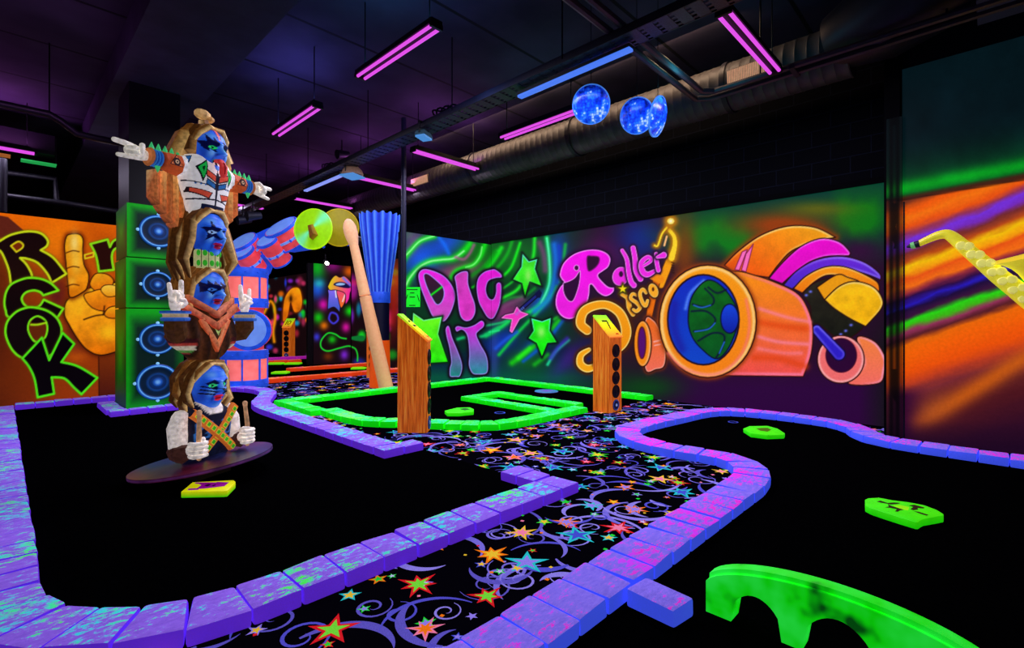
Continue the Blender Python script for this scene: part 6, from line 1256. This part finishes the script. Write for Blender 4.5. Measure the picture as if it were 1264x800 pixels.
# ---- second figure: long haired rocker with a studded choker
z2 = z_(291)
face(z2, -.03, w=.125, h=.18, patches=[(NAVY, star(-.4, .1, .48, math.pi/2, .45)), ]and [(NAVY, [p[:2] for p in star(-.42, .1, .5, math.pi/2, .45)]), (NAVY, [(.2, .2), (.6, .24), (.62, .16), (.22, .12)])], eyes=(150, 190, 250), lips=(150, 16, 60))
hair(z2, .0, .132, .19, .4, .075, True, 5)
b = MB(); zc0 = z_(320)
b.lathe([(.08, zc0-.085), (.092, zc0-.08), (.092, zc0+.075), (.08, zc0+.08)], 20, (206, 214, 150), T=Matrix.Translation((0, -.03, 0)))
for k in range(-3, 4):
    for j in (-1, 1):
        an = -math.pi/2+.2+k*.52; T = Matrix.Translation((math.cos(an)*.093, -.03+math.sin(an)*.093, zc0+j*.04)) @ Matrix.Rotation(an+math.pi/2, 4, 'Z')
        b.box((0, 0, 0), (.003, .004, .15), (60, 50, 20), T=T @ Matrix.Translation((.0245, 0, -j*.04))); b.ball((0, 0, 0), (.017, .007, .024), (60, 200, 50), T=T, n=10, k=6)
b.obj('studded_choker', M['carvehi'], totem, smooth=False)
# ---- top figure: arms spread wide, tongue out
z1 = z_(189)
SILV = (246, 244, 244)
DECO = []
for s in (-1, 1):
    DECO += [((10, 12, 24), [(s*.075, 2.51), (s*.165, 2.43), (s*.11, 2.32)]), ((30, 200, 80), [(s*.085, 2.49), (s*.15, 2.43), (s*.112, 2.35)]), ((8, 50, 30), [(s*.105, 2.45), (s*.128, 2.43), (s*.115, 2.40)]), ((10, 16, 30), [(s*.16, 2.52), (s*.215, 2.50), (s*.2, 2.44)]), ((40, 110, 190), [(s*.168, 2.512), (s*.207, 2.495), (s*.198, 2.455)]),
             ((30, 20, 30), [(s*.012, 2.395), (s*.1, 2.425), (s*.098, 2.37), (s*.012, 2.335)]), ((228, 84, 60), [(s*.015, 2.385), (s*.094, 2.415), (s*.092, 2.378), (s*.015, 2.345)]), ((24, 20, 40), [(s*.012, 2.33), (s*.09, 2.36), (s*.088, 2.31), (s*.012, 2.28)]), ((40, 110, 180), [(s*.015, 2.32), (s*.085, 2.35), (s*.083, 2.318), (s*.015, 2.29)]), ((30, 20, 30), [(s*.03, 2.255), (s*.18, 2.275), (s*.172, 2.235), (s*.055, 2.2)]), ((224, 84, 60), [(s*.04, 2.25), (s*.17, 2.268), (s*.165, 2.242), (s*.06, 2.21)])]
    for k in range(3): DECO.append(((40, 110, 190), [(s*(.09+k*.03)+dx*.008, 2.305+dz*.008) for dx, dz in ((-1, 0), (0, 1), (1, 0), (0, -1))]))
def vest(x, z, f):
    if f > -.05:
        if abs(x) < .008: return (14, 16, 40)
        for cc, pl in DECO[::-1]:
            if inpoly(x, z, pl): return cc
        if abs(z-2.205+.12*abs(x)) < .006 or abs(z-2.3-.1*abs(x)) < .004: return (30, 30, 50)
        if z < 2.16 and abs(x) < .1: return (16, 26, 60)
    return SILV if f > -.3 else (80, 76, 80)
VT = loft('vest_torso', [(2.06, .12, .1, 0), (2.14, .145, .115, 0), (2.25, .175, .13, 0), (2.38, .215, .14, 0), (2.46, .225, .135, 0), (2.52, .19, .115, 0), (2.56, .1, .09, 0), (2.6, .07, .07, 0)], vest, lambda x, z: .02*g2(abs(x), z, .1, 2.42, .08, .08), 240, 150, 2.2, 'carvehi')
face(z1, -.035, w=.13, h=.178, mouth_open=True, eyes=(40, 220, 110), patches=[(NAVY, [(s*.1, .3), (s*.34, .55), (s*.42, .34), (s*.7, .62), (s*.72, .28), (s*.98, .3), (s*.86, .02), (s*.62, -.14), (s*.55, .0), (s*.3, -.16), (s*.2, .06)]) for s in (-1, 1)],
     extra=[((236, 110, 90), [(-.1, .98), (.1, .98), (.06, .45), (-.06, .45)]), ((20, 50, 160), [(-.26, .98), (-.12, .98), (-.06, .5), (-.12, .45)]), ((20, 50, 160), [(.26, .98), (.12, .98), (.06, .5), (.12, .45)])])
b = MB(); b.tube([(0, -.1, z1-.075), (0, -.178, z1-.085), (0, -.205, z1-.13), (0, -.2, z1-.19), (0, -.192, z1-.215)], [.026, .034, .036, .034, .016], 14, (226, 62, 60), flat=.45); b.tube([(0, -.21, z1-.1), (0, -.226, z1-.14), (0, -.218, z1-.19)], [.005, .007, .004], 6, (150, 20, 30)); b.obj('tongue', M['carvehi'], totem)
hair(z1, .0, .132, .18, .2, .05, False, 5)
b = MB(); lock(b, [(0, -.02, z1+.15), (0, -.0, z1+.22), (-.01, .0, z1+.26)], [.075, .045, .036], 1.0, (150, 100, 50), (230, 190, 130)); b.ball((-.015, -.0, z1+.305), (.07, .05, .042), (214, 170, 110), n=8, k=6); b.ball((.035, -.0, z1+.285), (.05, .045, .03), (190, 140, 84), n=8, k=6); b.obj('topknot', M['carve'], totem, smooth=False)
b = MB()
for s in (-1, 1):
    lock(b, [(s*.04, .0, z1+.14), (s*.15, .03, z1+.08), (s*.2, .05, z1-.06), (s*.2, .06, z1-.2)], [.06, .085, .09, .06], .8, (150, 96, 40), (222, 176, 104))
b.obj('side_hair', M['carve'], totem, smooth=False)
za = 2.425
for s in (-1, 1):
    b = MB(); b.tube([(s*.18, 0, za+.01), (s*.25, 0, za)], [.08, .075], 12, SILV, round_ends=True); b.obj('shoulder', M['carve'], totem)
    b = MB(); b.tube([(s*.22, 0, za), (s*.235, 0, za), (s*.355, -.005, za), (s*.37, -.005, za)], [.07, .085, .07, .06], 8, [(120, 40, 26), (210, 90, 40), (190, 80, 40), (120, 44, 30)])
    for r_2, cc, dy in ((.06, (40, 16, 20), 0), (.05, (226, 120, 70), -.002), (.032, (50, 20, 24), -.004), (.016, (220, 180, 140), -.006), (.007, (20, 10, 14), -.008)):
        pts = [(s*.295+math.cos(a)*r_2*(1 if r_2 > .04 else .9), -.083+dy, za+.0+math.sin(a)*r_2*.95) for a in ([s*.0+math.pi/2, math.pi/2+2.1, math.pi/2+4.2] if r_2 > .04 else np.linspace(0, 6.28, 14)[:-1])]
        b.add(pts, [tuple(range(len(pts)))], cc)
    b.obj('arm_band', M['carvehi'], totem, smooth=False)
    b = MB()
    for k in range(3): b.tube([(s*(.37+.022*k), -.005, za), (s*(.379+.022*k), -.005, za), (s*(.39+.022*k), -.005, za)], [.052, .064, .052], 14, [(20, 60, 150), (60, 140, 230), (20, 60, 150)])
    b.tube([(s*.435, -.005, za), (s*.445, -.005, za), (s*.46, -.005, za)], [.055, .068, .056], 14, (190, 110, 60)); b.obj('bracelet', M['carvehi'], totem)
    for k in range(5):
        x = s*(.23+.05*k); b = MB(); b.lathe([(.02, 0), (.012, .025), (.002, .05)], 7, (70, 220, 130), T=Matrix.Translation((x, -.01, za+.068-.002*k))); b.obj('spike', M['carvehi'], totem, smooth=False)
    b = MB(); b.lathe([(.02, 0), (.012, -.025), (.002, -.045)], 7, (70, 220, 130), T=Matrix.Translation((s*.4, -.03, za-.06))); b.obj('spike', M['carvehi'], totem, smooth=False)
    Rm = Matrix(((0, 0, s, 0), (0, 1, 0, 0), (-s if False else -1.0, 0, 0, 0), (0, 0, 0, 1)))
    horn_hand(Matrix.Translation((s*.475, -.005, za)) @ Rm, s=1, c=(232, 226, 214))
    # carved fringe hanging under the arm
    out = [(.2, 2.36), (.46, 2.35), (.47, 2.17), (.38, 2.03), (.26, 1.95), (.13, 1.9), (.1, 2.12)]
    for k in range(4):
        t0, t1 = k/4, (k+1)/4; A0 = (.12+.345*t1, 2.36); A1 = (.12+.345*t0, 2.36); B0 = (.12+.35*t1, 1.89+.28*t1**1.3); B1 = (.12+.35*t0, 1.89+.28*t0**1.3)
        pass
    b = MB()
    for k in range(5):
        t0, t1 = k/5+.012, (k+1)/5-.012; x0, x1 = .11+.25*t0, .11+.25*t1; zb0, zb1 = 1.9+.27*t0**1.2, 1.9+.27*t1**1.2; zt = 2.37
        y0, y1 = (.03, .15); cc = [(176, 112, 50), (226, 170, 90), (140, 86, 38), (236, 182, 104), (214, 120, 66)][k]
        b.add([(s*x0, y0+.03, zt), (s*x1, y0, zt), (s*x1, y0, zb1), (s*x0, y0+.03, zb0), (s*x0, y1, zt), (s*x1, y1, zt), (s*x1, y1, zb1), (s*x0, y1, zb0)], [(0, 1, 2, 3), (4, 7, 6, 5), (0, 4, 5, 1), (3, 2, 6, 7), (1, 5, 6, 2), (0, 3, 7, 4)], [cc, cc, (206, 116, 62), (176, 96, 54)]+[(236, 190, 130), (236, 190, 130), (200, 100, 60), (60, 30, 20)])
    b.obj('arm_fringe', M['carve'], totem, smooth=False, bevel=.006)

GROUPS = {'hole_post': 'wooden hole posts', 'hole_marker': 'hole start markers', 'course_kerb': 'block kerbs around the putting holes', 'disco_disc': 'hanging blue disco discs', 'mural_panel': 'painted mural panels', 'hole_cup': 'hole cups', 'track_spotlight': 'dark stage spotlights', 'putting_felt': 'black felt putting greens', 'flood_lamp': 'flood lamps under the cable tray', 'light_strip': 'strip lights under the cable tray', 'giant_cymbal': 'giant cymbals on the drum arch', 'conduit_pipe': 'dark pipes at the upper left'}
for o in list(bpy.data.objects):
    k = o.name.split('.')[0]
    if o.parent is None and k in GROUPS: o['group'] = GROUPS[k]
